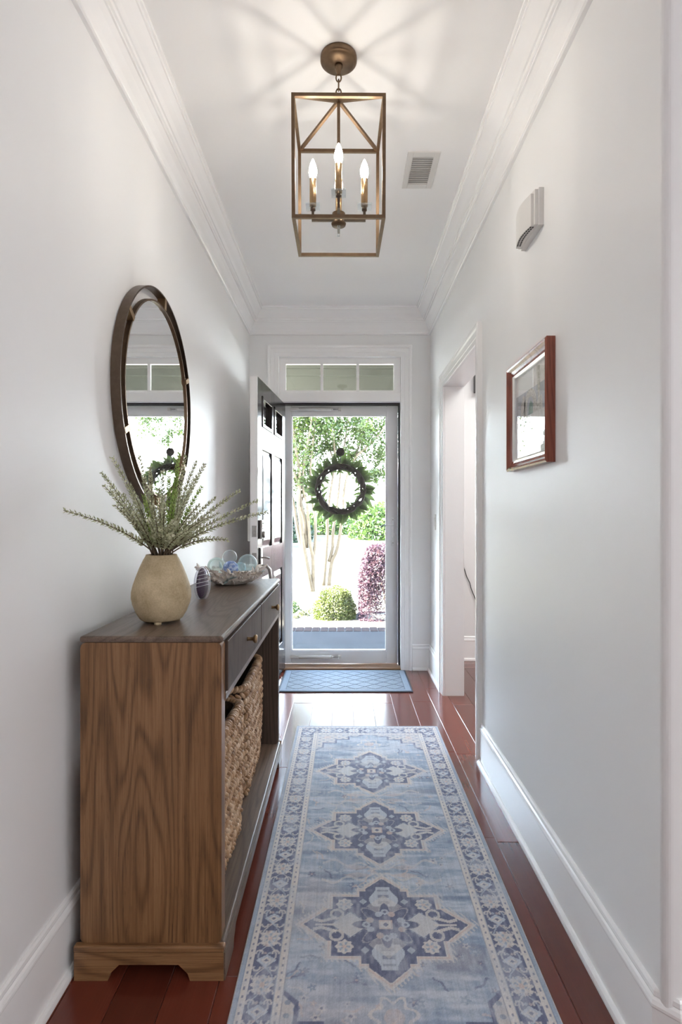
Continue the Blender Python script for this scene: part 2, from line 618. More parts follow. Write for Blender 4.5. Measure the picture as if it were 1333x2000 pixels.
# ------------------------------------------------------------------ room shell
XL, XR, YF, ZC = -0.74, 0.676, 4.32, 2.80
YCOR = 1.163                       # outside corner of the right wall
OP0, OP1, OPZ = 2.785, 3.70, 2.07  # side doorway
DX0, DX1, DZ = -0.508, 0.444, 2.444  # front door opening with transom

fl = struct('floor', B().box(-0.9, 3.6, -3.6, 4.6, -0.12, -0.004), M['subfloor'], 'glossy reddish cherry plank floor of the hall', 'floor')
# planks, each one a piece of the floor
rng = random.Random(3)
PW = 0.128
plank_cache = {}
x = -0.838
row = 0
while x < 1.75:
    y = -0.3 - rng.uniform(0.0, 0.9)
    while y < 4.6:
        L = rng.choice((0.75, 0.9, 1.05, 1.2))
        y1 = min(y + L, 4.6)
        y0 = max(y, 0.2)
        if y1 - y0 > 0.05:
            key = (round(y1 - y0, 3))
            if key not in plank_cache:
                h = (y1 - y0) / 2 - 0.0004
                b = B().box(-PW / 2 + .0004, PW / 2 - .0004, -h, h, -0.004, 0.0, 0.0018)
                o = obj('plank', b, M['plank'], fl)
                plank_cache[key] = o.data
            else:
                o = link('plank', plank_cache[key], None, fl)
            o.location = (x + PW / 2, (y0 + y1) / 2, 0)
        y += L
    x += PW
    row += 1
obj('plain_boards', B().box(-0.9, 3.6, -3.6, 0.2, -0.004, -0.0005).box(1.78, 3.6, 0.2, 4.6, -0.004, -0.0005), M['plank'], fl)

struct('ceiling', B().box(-0.9, 3.6, -3.6, 4.6, ZC, ZC + 0.1), M['ceiling'], 'smooth white ceiling over the hall', 'ceiling')
struct('wall_left', B().box(XL - 0.12, XL, -3.6, 4.47, 0, ZC), M['wall'], 'pale grey painted wall on the side of the mirror and console', 'wall')

# right wall: bullnosed outside corner, leg going right, doorway into the side room
rad = 0.018
arc = [(XR + rad - rad * math.cos(a), YCOR + rad - rad * math.sin(a)) for a in [i * PI / 12 for i in range(7)]]
poly = [(XR, OP0 - .012)] + arc + [(3.6, YCOR), (3.6, YCOR + .13), (XR + .13, YCOR + .13), (XR + .13, OP0 - .012)]
b = B().prism(poly, 0, ZC, XYZ)
b.box(XR, XR + .13, OP1 + .012, 4.6, 0, ZC).box(XR, XR + .13, OP0 - .012, OP1 + .012, OPZ + 0.012, ZC)
struct('wall_right', b, M['wall'], 'pale grey painted wall with the picture, the chime and a doorway', 'wall')
b = B().box(XL, DX0 - .015, YF, YF + .15, 0, ZC).box(DX1 + .015, XR, YF, YF + .15, 0, ZC).box(DX0 - .015, DX1 + .015, YF, YF + .15, DZ + .015, ZC)
struct('wall_front', b, M['wall'], 'pale grey end wall around the front door', 'wall')
struct('wall_side_room', B().box(XR + .13, 3.6, 4.6, 4.75, 0, ZC), M['wall'], 'pale wall of the side room seen through the doorway', 'wall')
b = B().box(3.6, 3.75, -3.6, 4.75, 0, ZC)
struct('wall_east', b, M['wall'], 'great room side wall out of view', 'wall')
struct('wall_back', B().box(-.86, 3.75, -3.75, -3.6, 0, ZC), M['wall'], 'great room wall behind the viewer', 'wall')

# crown moulding, one length per wall, mitred
crown = [(0, 2.612), (.013, 2.612), (.018, 2.617), (.018, 2.624), (.014, 2.628), (.022, 2.65), (.036, 2.68), (.047, 2.698), (.053, 2.70), (.053, 2.708),
         (.060, 2.711), (.062, 2.722), (.068, 2.724), (.078, 2.738), (.094, 2.756), (.108, 2.774), (.113, 2.776), (.113, 2.786), (.121, 2.789), (.121, 2.80), (0, 2.80)]
base_prof = [(0, 0.2), (.005, .2), (.009, .195), (.010, .186), (.008, .182), (.013, .178), (.016, .170), (.016, .164), (.014, .160), (.014, .022),
             (.019, .021), (.025, .015), (.027, .007), (.027, 0), (0, 0)]


def runs(path, prof, specs, closed=False):
    """sweep the whole path, then hand out one mesh per straight run so that the corners meet in mitres"""
    pp = [Vector(p) for p in path]
    n = len(pp)
    nr = lambda a, c: Vector(((c - a).normalized().y, -(c - a).normalized().x))
    mit = []
    for i in range(n):
        n1 = nr(pp[max(i - 1, 0)], pp[max(i, 1)])
        n2 = nr(pp[min(i, n - 2)], pp[min(i + 1, n - 1)])
        mit.append((n1 + n2) / (1 + n1.dot(n2)))
    for (i0, i1, name, label, cat) in specs:
        b = B()
        k = len(prof)
        v, f = [], []
        for i in range(i0, i1 + 1):
            v += [Vector((*(pp[i] + mit[i] * d), h)) for d, h in prof]
        for i in range(i1 - i0):
            for q in range(k):
                f.append((i * k + q, i * k + (q + 1) % k, (i + 1) * k + (q + 1) % k, (i + 1) * k + q))
        m = i1 - i0
        f += [tuple(range(k))[::-1], tuple(range(m * k, (m + 1) * k))]
        b.add(v, f)
        struct(name, b, M['trim'], label, cat)


runs([(XL, -3.6), (XL, YF), (XR, YF), (XR, YCOR + .03), (XR + .03, YCOR), (3.6, YCOR)], crown,
     [(0, 1, 'trim_1', 'white crown moulding along the wall above the mirror', 'crown moulding'),
      (1, 2, 'trim_2', 'white crown moulding across the end wall above the transom', 'crown moulding'),
      (2, 5, 'trim_3', 'white crown moulding above the picture and the chime', 'crown moulding')])
runs([(XL, -3.6), (XL, YF), (DX0 - .096, YF)], base_prof,
     [(0, 2, 'baseboard_left', 'tall white baseboard behind the console table', 'baseboard')])
runs([(DX1 + .09, YF), (XR, YF), (XR, OP1 + .09)], base_prof,
     [(0, 1, 'baseboard_front', 'short white baseboard between front door casing and corner', 'baseboard'),
      (1, 2, 'baseboard_corner', 'short white baseboard between the corner and the doorway casing', 'baseboard')])
runs([(XR, OP0 - .088), (XR, YCOR + .03), (XR + .03, YCOR), (3.6, YCOR)], base_prof,
     [(0, 3, 'baseboard_right', 'long white baseboard below the framed picture, wrapping the corner', 'baseboard')])
runs([(XR + .13, 4.6), (3.6, 4.6)], base_prof, [(0, 1, 'baseboard_side_room', 'white baseboard inside the side room', 'baseboard')])

# casings
cas = [(0, 0), (0, .011), (.004, .014), (.028, .014), (.032, .018), (.036, .016), (.062, .018), (.068, .025), (.080, .027), (.087, .023), (.088, 0)]
b = B().sweep([(OP0, 0), (OP0, OPZ), (OP1, OPZ), (OP1, 0)][::-1], cas, lambda u, v, h: Vector((XR - h, u, v)))
struct('trim_4', b, M['trim'], 'white moulded casing around the side doorway', 'door casing')
b = B().box(XR + .001, XR + .13, OP0 - .012, OP0, 0, OPZ).box(XR + .001, XR + .13, OP1, OP1 + .012, 0, OPZ).box(XR + .001, XR + .13, OP0 - .012, OP1 + .012, OPZ, OPZ + .012)
b2 = struct('trim_5', b, M['trim'], 'white jamb lining of the side doorway', 'door jamb')
b = B().sweep([(DX0, 0), (DX0, DZ), (DX1, DZ), (DX1, 0)], [(-o, h) for o, h in cas], lambda u, v, h: Vector((u, YF - h, v)))
struct('trim_6', b, M['trim'], 'white moulded casing around the front door and transom', 'door casing')
b = B().box(DX0 - .014, DX0, YF, YF + .15, 0, DZ).box(DX1, DX1 + .014, YF, YF + .15, 0, DZ).box(DX0 - .014, DX1 + .014, YF, YF + .15, DZ, DZ + .014)
b.box(DX0, DX1, YF + .004, YF + .145, 2.094, 2.17, .003)
struct('trim_7', b, M['trim'], 'white jamb of the front door with the transom rail', 'door jamb')
b = B().box(DX1 - .010, DX1, YF + .05, YF + .112, 0.02, 2.094).box(DX0, DX1 - .010, YF + .05, YF + .112, 2.082, 2.094).box(DX0, DX0 + .006, YF + .05, YF + .112, 0.02, 2.082)
struct('trim_8', b, M['dark'], 'dark weatherstrip lining the front door jamb', 'weatherstrip')
b = B().box(DX0, DX1, YF - .01, YF + .15, 0, .014, .004)
struct('trim_9', b, M['threshold'], 'light wood threshold under the storm door', 'threshold')

# transom window
w = thing('window_1', 'three pane white transom window above the front door', 'window', (-.032, 4.40, 2.17), kind='structure')
GX0, GX1, GZ0, GZ1 = -.457, .393, 2.19, 2.397
b = B().box(DX0, GX0, 4.355, 4.385, 2.17, DZ).box(GX1, DX1, 4.355, 4.385, 2.17, DZ).box(GX0, GX1, 4.355, 4.385, 2.17, GZ0).box(GX0, GX1, 4.355, 4.385, GZ1, DZ)
obj('window_frame', b, M['trim'], w)
cw = (GX1 - GX0) / 3
for k in (1, 2):
    obj('mullion', B().box(GX0 + cw * k - .011, GX0 + cw * k + .011, 4.356, 4.384, GZ0, GZ1), M['trim'], w)
for k in range(3):
    obj('pane', B().box(GX0 + cw * k + (.011 if k else 0), GX0 + cw * (k + 1) - (.011 if k < 2 else 0), 4.370, 4.374, GZ0, GZ1), M['pane'], w)

# ------------------------------------------------------------------ storm door
sd = thing('door_2', 'white full glass storm door closed in the front doorway', 'storm door', (-.03, 4.45, 0.016), kind='structure')
SX0, SX1, SZ0, SZ1, SY = -.502, .434, .018, 2.082, 4.435
g = (-.421, .343, .118, 2.008)
obj('stile', B().box(SX0, g[0], SY, SY + .035, SZ0, SZ1, .003), M['storm'], sd)
obj('stile', B().box(g[1], SX1, SY, SY + .035, SZ0, SZ1, .003), M['storm'], sd)
obj('rail', B().box(g[0], g[1], SY, SY + .035, g[3], SZ1, .003), M['storm'], sd)
obj('rail', B().box(g[0], g[1], SY, SY + .035, SZ0, g[2], .003), M['storm'], sd)
b = B()
for a0, a1, c0, c1 in ((g[0], g[0] + .008, g[2], g[3]), (g[1] - .008, g[1], g[2], g[3]), (g[0], g[1], g[2], g[2] + .008), (g[0], g[1], g[3] - .008, g[3])):
    b.box(a0, a1, SY + .006, SY + .028, c0, c1)
obj('glazing_bead', b, M['storm'], sd)
obj('pane', B().box(g[0], g[1], SY + .015, SY + .020, g[2], g[3]), M['pane'], sd)
for zz in (2.052, .075):
    c = obj('closer', B().cyl((-.36, SY - .022, zz), (-.10, SY - .022, zz), .014, seg=16).cyl((-.10, SY - .022, zz), (-.085, SY - .022, zz), .014, .006, seg=16), M['plastic'], sd)
    obj('closer_rod', B().cyl((-.085, SY - .022, zz), (-.03, SY - .022, zz), .004, seg=8), M['nickel'], c)
    obj('closer_bracket', B().box(-.045, -.02, SY - .034, SY, zz - .012, zz + .012, .002), M['plastic'], c)
    obj('closer_bracket', B().box(-.43, -.36, SY - .03, SY, zz - .01, zz + .01, .002), M['plastic'], c)
hp = obj('handle_plate', B().box(.378, .408, SY - .008, SY, .96, 1.19, .003), M['storm'], sd)
obj('lever', B().tube([(.393, SY - .008, 1.125), (.393, SY - .035, 1.125), (.37, SY - .045, 1.128), (.33, SY - .042, 1.125)], .006, 10), M['storm'], hp)
obj('lock_turn', B().tube([(.39, SY - .008, 1.03), (.39, SY - .016, 1.035), (.392, SY - .02, 1.012)], .005, 8), M['storm'], hp)
for zz in (.985, 1.17):
    obj('screw', B().cyl((.393, SY - .011, zz), (.393, SY - .007, zz), .004, seg=10), M['nickel'], hp)
obj('outside_handle', B().tube([(.393, SY + .035, 1.13), (.37, SY + .07, 1.14), (.32, SY + .075, 1.125), (.30, SY + .07, 1.105)], .006, 10), M['black'], sd)

# ------------------------------------------------------------------ open front door
HX, HY = -.459, 4.325
ang = math.atan2(-.078, .88)
fd = thing('door_1', 'dark six panel front door standing open against the wall', 'front door', (HX, HY, .014), kind='structure')
DU = Vector((math.sin(ang), -math.cos(ang), 0))      # from the hinge towards the viewer
DN = Vector((-math.cos(ang), -math.sin(ang), 0))     # from the hall face to the wall side
if DN.x > 0:
    DN = -DN
DMAT = Matrix((DU, DN, Vector((0, 0, 1)))).transposed().to_4x4()
DMAT.translation = Vector((HX, HY, .014))


def dbox(b, u0, u1, w0, w1, z0, z1, bev=0.0):
    return b.box(u0, u1, w0, w1, z0, z1, bev, xf=DMAT)


DL, DT, DH = .885, .044, 2.062
cols = ((.115, .405), (.475, .765))
for u0, u1 in ((0, .115), (.405, .475), (.765, DL - .004)):
    obj('stile', dbox(B(), u0, u1, 0, DT, 0, DH, .0015), M['door'], fd)
rowsz = ((.23, .80), (.985, 1.62), (1.765, 1.965))
zs = [0] + [z for r in rowsz for z in r] + [DH]
for i in range(0, len(zs), 2):
    for u0, u1 in cols:
        obj('rail', dbox(B(), u0, u1, 0, DT, zs[i], zs[i + 1], .0015), M['door'], fd)
for u0, u1 in cols:
    for z0, z1 in rowsz[:2]:
        p = obj('panel', dbox(B(), u0, u1, .012, DT - .012, z0, z1), M['door'], fd)
        b = B()
        e = .045
        v = []
        for ee, ww in ((.012, .0115), (e, .002)):
            v += [DMAT @ Vector(q) for q in ((u0 + ee, ww, z0 + ee), (u1 - ee, ww, z0 + ee), (u1 - ee, ww, z1 - ee), (u0 + ee, ww, z1 - ee))]
        b.add(v, [(0, 1, 5, 4), (1, 2, 6, 5), (2, 3, 7, 6), (3, 0, 4, 7), (4, 5, 6, 7), (3, 2, 1, 0)])
        obj('raised_field', b, M['door'], p)
    z0, z1 = rowsz[2]
    p = obj('lite', dbox(B(), u0 + .02, u1 - .02, .018, .024, z0 + .02, z1 - .02), M['dark_pane'], fd)
    b = B()
    for q in ((u0, u0 + .022, z0, z1), (u1 - .022, u1, z0, z1), (u0, u1, z0, z0 + .022), (u0, u1, z1 - .022, z1)):
        dbox(b, q[0], q[1], -.006, DT + .002, q[2], q[3], .002)
    obj('lite_frame', b, M['door'], p)
obj('door_edge', dbox(B(), DL - .004, DL, .001, DT, 0, DH), M['trim'], fd, label='white painted edge of the door')
obj('inner_skin', dbox(B(), 0.0, DL, DT, DT + .003, 0, DH), M['trim'], fd, label='white painted room side of the door')
for zz in (.25, 1.05, 1.85):
    obj('hinge', B().cyl(DMAT @ Vector((-.004, DT - .004, zz - .05)), DMAT @ Vector((-.004, DT - .004, zz + .05)), .007, seg=10), M['nickel'], fd)
# lock set on the hall side
ul = DL - .07
lk = obj('keypad_lock', dbox(B(), ul - .03, ul + .03, -.018, 0, 1.045, 1.165, .005), M['nickel'], fd, label='satin nickel keypad deadbolt')
b = B()
for i in range(2):
    for j in range(3):
        u, z = ul - .009 + .018 * i, 1.112 + .016 * j
        b.cyl(DMAT @ Vector((u, -.0205, z)), DMAT @ Vector((u, -.0175, z)), .005, seg=8)
obj('keypad_buttons', b, M['plastic'], lk)
obj('lock_cylinder', B().cyl(DMAT @ Vector((ul, -.034, 1.072)), DMAT @ Vector((ul, -.017, 1.072)), .019, .022, seg=18), M['nickel'], lk)
hs = obj('handle_set', dbox(B(), ul - .025, ul + .025, -.011, 0, .855, .99, .005), M['nickel'], fd, label='satin nickel grip handle')
b = B().tube([DMAT @ Vector(q) for q in ((ul, -.01, .875), (ul - .005, -.04, .872), (ul - .012, -.058, .85), (ul - .014, -.062, .80), (ul - .012, -.058, .745), (ul - .01, -.03, .715), (ul - .01, 0, .712))],
             [.009, .010, .011, .011, .010, .009, .012], 12)
obj('grip', b, M['nickel'], hs)
obj('thumb_latch', B().tube([DMAT @ Vector(q) for q in ((ul, -.008, .925), (ul - .01, -.03, .928), (ul - .02, -.055, .92))], [.005, .006, .007], 10), M['nickel'], hs)
b = dbox(dbox(B(), DL, DL + .002, .008, .036, 1.06, 1.13), DL, DL + .002, .008, .036, .89, .96)
obj('latch_plate', b, M['nickel'], fd)
b = dbox(B(), ul - .035, ul + .035, DT + .003, DT + .030, 1.03, 1.19, .004)
obj('deadbolt_housing', b, M['plastic'], fd, label='white inside housing of the lock')

# ------------------------------------------------------------------ pendant lantern
LX, LY = -.018, 1.914
pl = thing('pendant_lantern', 'bronze open box lantern with four lit candle bulbs hanging from the ceiling', 'pendant light', (LX, LY, ZC))
APZ = 2.652
TM = Matrix.Translation((LX, LY, APZ)) @ Matrix.Rotation(math.radians(2.6), 4, 'X') @ Matrix.Rotation(math.radians(0.5), 4, 'Z')
TP = lambda x, y, z: TM @ Vector((x, y, z))
obj('canopy', B().lathe([(.0, 0), (.062, 0), (.063, -.004), (.063, -.016), (.058, -.020), (.052, -.022), (.050, -.026), (0.001, -.028)][::-1], (LX, LY, ZC), 40), M['bronze'], pl)
obj('canopy_loop', B().lathe([(.001, -.062), (.006, -.060), (.009, -.052), (.010, -.044), (.014, -.038), (.014, -.030), (.010, -.027), (.001, -.026)], (LX, LY, ZC), 16), M['bronze'], pl)


def ringlink(c, rx, rz, r, axis):
    pts = []
    for i in range(16):
        a = 2 * PI * i / 16
        d = Vector((rx * math.cos(a), 0, rz * math.sin(a))) if axis == 'X' else Vector((0, rx * math.cos(a), rz * math.sin(a)))
        pts.append(Vector(c) + d)
    return B().tube(pts, r, 8, close=True)


for k, (zz, ax, rz) in enumerate(((2.728, 'X', .014), (2.702, 'Y', .019), (2.676, 'X', .014))):
    obj('chain_link', ringlink((LX, LY, zz), .009, rz, .0026, ax), M['bronze'], pl)
HW = .1515 - .0055
TZ, BZ = 2.566 - APZ, 2.186 - APZ
bw = .011


def frame_ring(z):
    b = B()
    for sx, sy in ((1, 0), (-1, 0), (0, 1), (0, -1)):
        if sx:
            b.box(sx * HW - bw / 2, sx * HW + bw / 2, -HW - bw / 2, HW + bw / 2, z - bw / 2, z + bw / 2, xf=TM)
        else:
            b.box(-HW + bw / 2, HW - bw / 2, sy * HW - bw / 2, sy * HW + bw / 2, z - bw / 2, z + bw / 2, xf=TM)
    return b


obj('top_frame', frame_ring(TZ), M['bronze'], pl)
obj('bottom_frame', frame_ring(BZ), M['bronze'], pl)
for sx in (-1, 1):
    for sy in (-1, 1):
        obj('corner_post', B().box(sx * HW - bw / 2, sx * HW + bw / 2, sy * HW - bw / 2, sy * HW + bw / 2, BZ + bw / 2, TZ - bw / 2, xf=TM), M['bronze'], pl)
        obj('roof_strut', B().bar(TP(0, 0, -.004), TP(sx * HW, sy * HW, TZ), .010), M['bronze'], pl)
HZ = 2.245 - APZ
obj('stem', B().bar(TP(0, 0, .004), TP(0, 0, HZ + .02), .0105), M['bronze'], pl)
obj('hub', B().lathe([(.001, -.020), (.024, -.019), (.026, -.013), (.020, -.010), (.020, .018), (.023, .022), (.001, .024)], TP(0, 0, HZ), 24), M['bronze'], pl)
obj('finial', B().cyl(TP(0, 0, HZ - .02), TP(0, 0, HZ - .055), .005, seg=10), M['ball_clear'], pl, label='clear glass drop')
AR = .090
for dx, dy in ((1, 0), (-1, 0), (0, 1), (0, -1)):
    a = obj('arm', B().bar(TP(dx * .018, dy * .018, HZ), TP(dx * (AR + .004), dy * (AR + .004), HZ), .009).bar(TP(dx * AR, dy * AR, HZ + .0045), TP(dx * AR, dy * AR, HZ + .033), .009)
            .lathe([(.001, 0), (.009, .002), (.009, .012), (.001, .013)], TP(dx * AR, dy * AR, HZ + .030), 12), M['dark_bronze'], pl)
    q = TP(dx * AR, dy * AR, HZ + .045)
    obj('drip_plate', B().box(q.x - .024, q.x + .024, q.y - .024, q.y + .024, q.z - .002, q.z + .002), M['ball_clear'], a, label='square clear glass plate')
    sl = obj('candle_sleeve', B().lathe([(.001, 0), (.0115, 0), (.0115, .096), (.001, .097)], (q.x, q.y, q.z + .002), 16), M['brass'], a)
    prof = [(.001, .097), (.008, .098), (.0115, .105), (.0145, .118), (.0135, .134), (.009, .150), (.004, .162), (.001, .167)]
    bo = obj('bulb', B().lathe(prof, (q.x, q.y, q.z), 14), M['bulb'], a, label='lit flame shaped bulb')

# ------------------------------------------------------------------ ceiling vent
v = thing('ceiling_vent', 'white louvred air register in the ceiling beside the lantern', 'vent', (.352, 2.545, ZC))
b = B()
for q in ((.280, .306, 2.41, 2.68), (.398, .424, 2.41, 2.68), (.306, .398, 2.41, 2.445), (.306, .398, 2.645, 2.68)):
    b.box(q[0], q[1], q[2], q[3], ZC - .006, ZC, .0015)
obj('vent_frame', b, M['plastic'], v)
obj('duct_face', B().box(.306, .398, 2.445, 2.645, ZC - .001, ZC - .0004), paint('duct_grey_paint', (.42, .42, .42, 1), .6), v)
for k in range(14):
    y = 2.452 + k * .0143
    obj('louver', B().bar((.306, y, ZC - .004), (.398, y, ZC - .004), .0105, .0012, up=(0, -.35, 1)), M['plastic'], v)

# ------------------------------------------------------------------ wall chime
ch = thing('wall_chime', 'white bow fronted doorbell chime high on the wall', 'chime', (XR, 1.96, 2.198))


def plan(dep, y0, y1, n=12):
    pts = []
    for i in range(n + 1):
        t = i / n
        y = y0 + (y1 - y0) * t
        pts.append((XR - dep * (0.76 + 0.24 * math.sin(PI * t)), y))
    return pts + [(XR, y1), (XR, y0)]


obj('back_plate', B().prism(plan(.022, 1.866, 2.056), 2.196, 2.322, XYZ), M['plastic'], ch)
obj('cover', B().prism(plan(.038, 1.871, 2.051), 2.200, 2.318, XYZ), M['plastic'], ch)
obj('cover_face', B().prism(plan(.052, 1.880, 2.042), 2.198, 2.308, XYZ), M['plastic'], ch)
b = B()
for r in range(2):
    for k in range(11):
        t = (k + .8) / 12.6
        y = 1.88 + .162 * t
        xx = XR - (.047 - .010 * r) * (0.76 + 0.24 * math.sin(PI * t))
        b.box(xx - .003, xx + .003, y - .0045, y + .0045, 2.1972, 2.1985)
obj('vent_slots', b, M['black'], ch, kind='stuff')

# ------------------------------------------------------------------ framed picture
fp = thing('framed_picture', 'cherry wood framed print with silver inner lip on the wall', 'picture', (XR, 1.985, 1.385))
y0, y1, z0, z1 = 1.765, 2.195, 1.385, 1.788
fw = .036
prof = [(0, 0), (0, .028), (.006, .032), (.012, .030), (.020, .022), (.030, .018), (.036, .017), (.036, 0)]
rect = [(y0, z0), (y1, z0), (y1, z1), (y0, z1)]
obj('frame', B().sweep(rect, [(-o, h) for o, h in prof], lambda u, v, h: Vector((XR - h, u, v)), closed=True), M['frame_wood'], fp)
i0, i1, j0, j1 = y0 + fw, y1 - fw, z0 + fw, z1 - fw
obj('silver_lip', B().sweep([(i0, j0), (i1, j0), (i1, j1), (i0, j1)], [(-o, h) for o, h in ((0, .002), (0, .016), (.003, .018), (.010, .012), (.010, .002))],
                            lambda u, v, h: Vector((XR - h, u, v)), closed=True), M['silver'], fp)
i0, i1, j0, j1 = i0 + .008, i1 - .008, j0 + .008, j1 - .008
PX = XR - .004
pr = obj('print', B().box(PX, PX + .003, i0, i1, j0, j1), paint('print_paper', (0.92, 0.92, 0.92, 1), 0.7), fp)
gw, hh = i1 - i0, j1 - j0


def flat(b, poly, lay):
    mp = lambda u, w, h: Vector((PX - h, i1 - u * gw, j0 + w * hh))
    return b.prism(poly, lay, lay + .00025, mp)


def archp(cx, zb, r, leg, w):
    o = [(cx - r, zb)] + [(cx - r * math.cos(a), zb + leg + r * math.sin(a) * .9) for a in [i * PI / 12 for i in range(13)]] + [(cx + r, zb)]
    q = r - w
    o += [(cx + q, zb)] + [(cx + q * math.cos(a), zb + leg + q * math.sin(a) * .9) for a in [i * PI / 12 for i in range(13)]] + [(cx - q, zb)]
    return o


lace = concrete('picture_lace', (0.34, 0.32, 0.28, 1), (0.85, 0.83, 0.79, 1), .7, 130)
grey = paint('picture_grey', (0.5, 0.52, 0.56, 1), .7)
sand = concrete('print_sand_ink', (0.66, 0.64, 0.60, 1), (0.9, 0.88, 0.86, 1), .7, 40)
teal = concrete('print_teal_ink', (0.14, 0.22, 0.19, 1), (0.42, 0.55, 0.48, 1), .7, 90)
obj('printed_sand', flat(B(), [(.50, .0), (1, .0), (1, .47), (.50, .47)], .0001), sand, pr)
obj('printed_sand', flat(B(), [(.55, .76), (1, .76), (1, 1), (.55, 1)], .0001), sand, pr)
obj('picture_band', flat(B(), [(0, .47), (1, .47), (1, .76), (0, .76)], .0004), grey, pr)  # flat grey band across the paper, lace shapes and arch above it
obj('lace_shapes', flat(flat(flat(B(), [(.16, .47), (.30, .47), (.33, .70), (.24, .73), (.17, .62)], .0008), [(.66, .47), (.84, .47), (.82, .62), (.72, .62), (.66, .55)], .0008), archp(.47, .47, .19, .12, .10), .0008), lace, pr)
obj('printed_stem', flat(B(), [(.70, .60), (.76, .60), (.76, .96), (.70, .96)], .0011), lace, pr)
obj('printed_figure', flat(B(), [(.42, .47), (.56, .47), (.55, .58), (.49, .63), (.44, .57)], .0014), teal, pr)
obj('picture_glass', B().box(XR - .0095, XR - .0080, i0 - .002, i1 + .002, j0 - .002, j1 + .002), M['picture_glass'], fp)

# light switch by the corner
ls = thing('light_switch', 'small white rocker switch on the wall beside the doorway casing', 'light switch', (XR, 4.08, 1.15))
obj('switch_plate', B().box(XR - .005, XR, 4.045, 4.118, 1.10, 1.215, .002), M['plastic'], ls)
obj('rocker', B().box(XR - .009, XR - .004, 4.065, 4.098, 1.125, 1.19, .0015), M['plastic'], ls)

# dark fitting and cord in the side room
sp = thing('wall_speaker', 'black fitting mounted high on the side room wall', 'speaker', (1.12, 4.6, 2.22))
obj('speaker_body', B().box(1.075, 1.19, 4.52, 4.585, 2.215, 2.36, .006), M['black'], sp)
obj('speaker_bracket', B().box(1.11, 1.15, 4.575, 4.6, 2.26, 2.31, .003), M['dark'], sp)
b = B().tube([P(899, 1085, 4.592), P(904, 1100, 4.59), P(909, 1116, 4.59), P(912, 1126, 4.591), P(918, 1138, 4.59), P(921, 1150, 4.59), P(927, 1165, 4.59), P(938, 1190, 4.59), P(944, 1240, 4.57), Vector((1.16, 4.56, .006)), Vector((1.25, 4.5, .006))], .0035, 8)
obj('power_cord', b, M['black'], None, label='thin black cord hanging down the side room wall', category='cord')

# ------------------------------------------------------------------ mirror
MY, MZ, RY, RZ = 2.143, 1.655, .403, .418
mr = thing('wall_mirror', 'oval mirror floating in a bronze band frame on the wall', 'mirror', (XL, MY, MZ))


def oval(ry, rz, n=96):
    return [(MY + ry * math.cos(2 * PI * i / n), MZ + rz * math.sin(2 * PI * i / n)) for i in range(n)]


def band(ry, rz, th, x0, x1, n=96):
    b = B()
    v = []
    for rr, xx in ((0, x0), (0, x1), (-th, x1), (-th, x0)):
        v += [Vector((xx, y, z)) for y, z in oval(ry + rr, rz + rr, n)]
    f = []
    for q in range(4):
        for i in range(n):
            j = (i + 1) % n
            f.append((q * n + i, q * n + j, ((q + 1) % 4) * n + j, ((q + 1) % 4) * n + i))
    b.add(v, f)
    return b


def smooth_sides(o):
    for p in o.data.polygons:
        p.use_smooth = True
    try:
        o.data.set_sharp_from_angle(angle=0.6)
    except Exception:
        pass


o = obj('outer_band', band(RY, RZ, .006, XL + .004, XL + .036), M['dark_bronze'], mr)
smooth_sides(o)
o = obj('inner_rim', band(RY - .045, RZ - .045, .007, XL + .016, XL + .033), M['bronze'], mr)
smooth_sides(o)
b = B()
pts = oval(RY - .053, RZ - .053)
b.add([Vector((XL + .026, y, z)) for y, z in pts] + [Vector((XL + .016, y, z)) for y, z in pts],
      [tuple(range(96)), tuple(range(96, 192))[::-1]] + [(i, (i + 1) % 96, 96 + (i + 1) % 96, 96 + i) for i in range(96)])
obj('mirror_glass', b, M['mirror'], mr)
for a in (24, 84, 144, 204, 264, 324):
    a = math.radians(a)
    ca, sa = math.cos(a), math.sin(a)
    p0 = Vector((XL + .022, MY + (RY - .049) * ca, MZ + (RZ - .049) * sa))
    p1 = Vector((XL + .022, MY + (RY - .003) * ca, MZ + (RZ - .003) * sa))
    obj('spacer_tab', B().bar(p0, p1, .020, .030, up=(1, 0, 0)), M['brass'], mr)
    tn = Vector((0, -sa, ca))

# ------------------------------------------------------------------ console table
CX0, CX1, CY0, CY1 = -.694, -.322, 1.455, 2.752
ct = thing('console_table', 'brown oak console table with two drawers and a low shelf', 'console table', (-.51, 2.1, 0))
XZ = lambda u, v, h: Vector((u, h, v))
YZ = lambda u, v, h: Vector((h, u, v))


def rrect(u0, u1, v0, v1, r, n=5):
    pts = []
    for cx, cy, a0 in ((u1 - r, v0 + r, -90), (u1 - r, v1 - r, 0), (u0 + r, v1 - r, 90), (u0 + r, v0 + r, 180)):
        for i in range(n + 1):
            a = math.radians(a0 + 90 * i / n)
            pts.append((cx + r * math.cos(a), cy + r * math.sin(a)))
    return pts


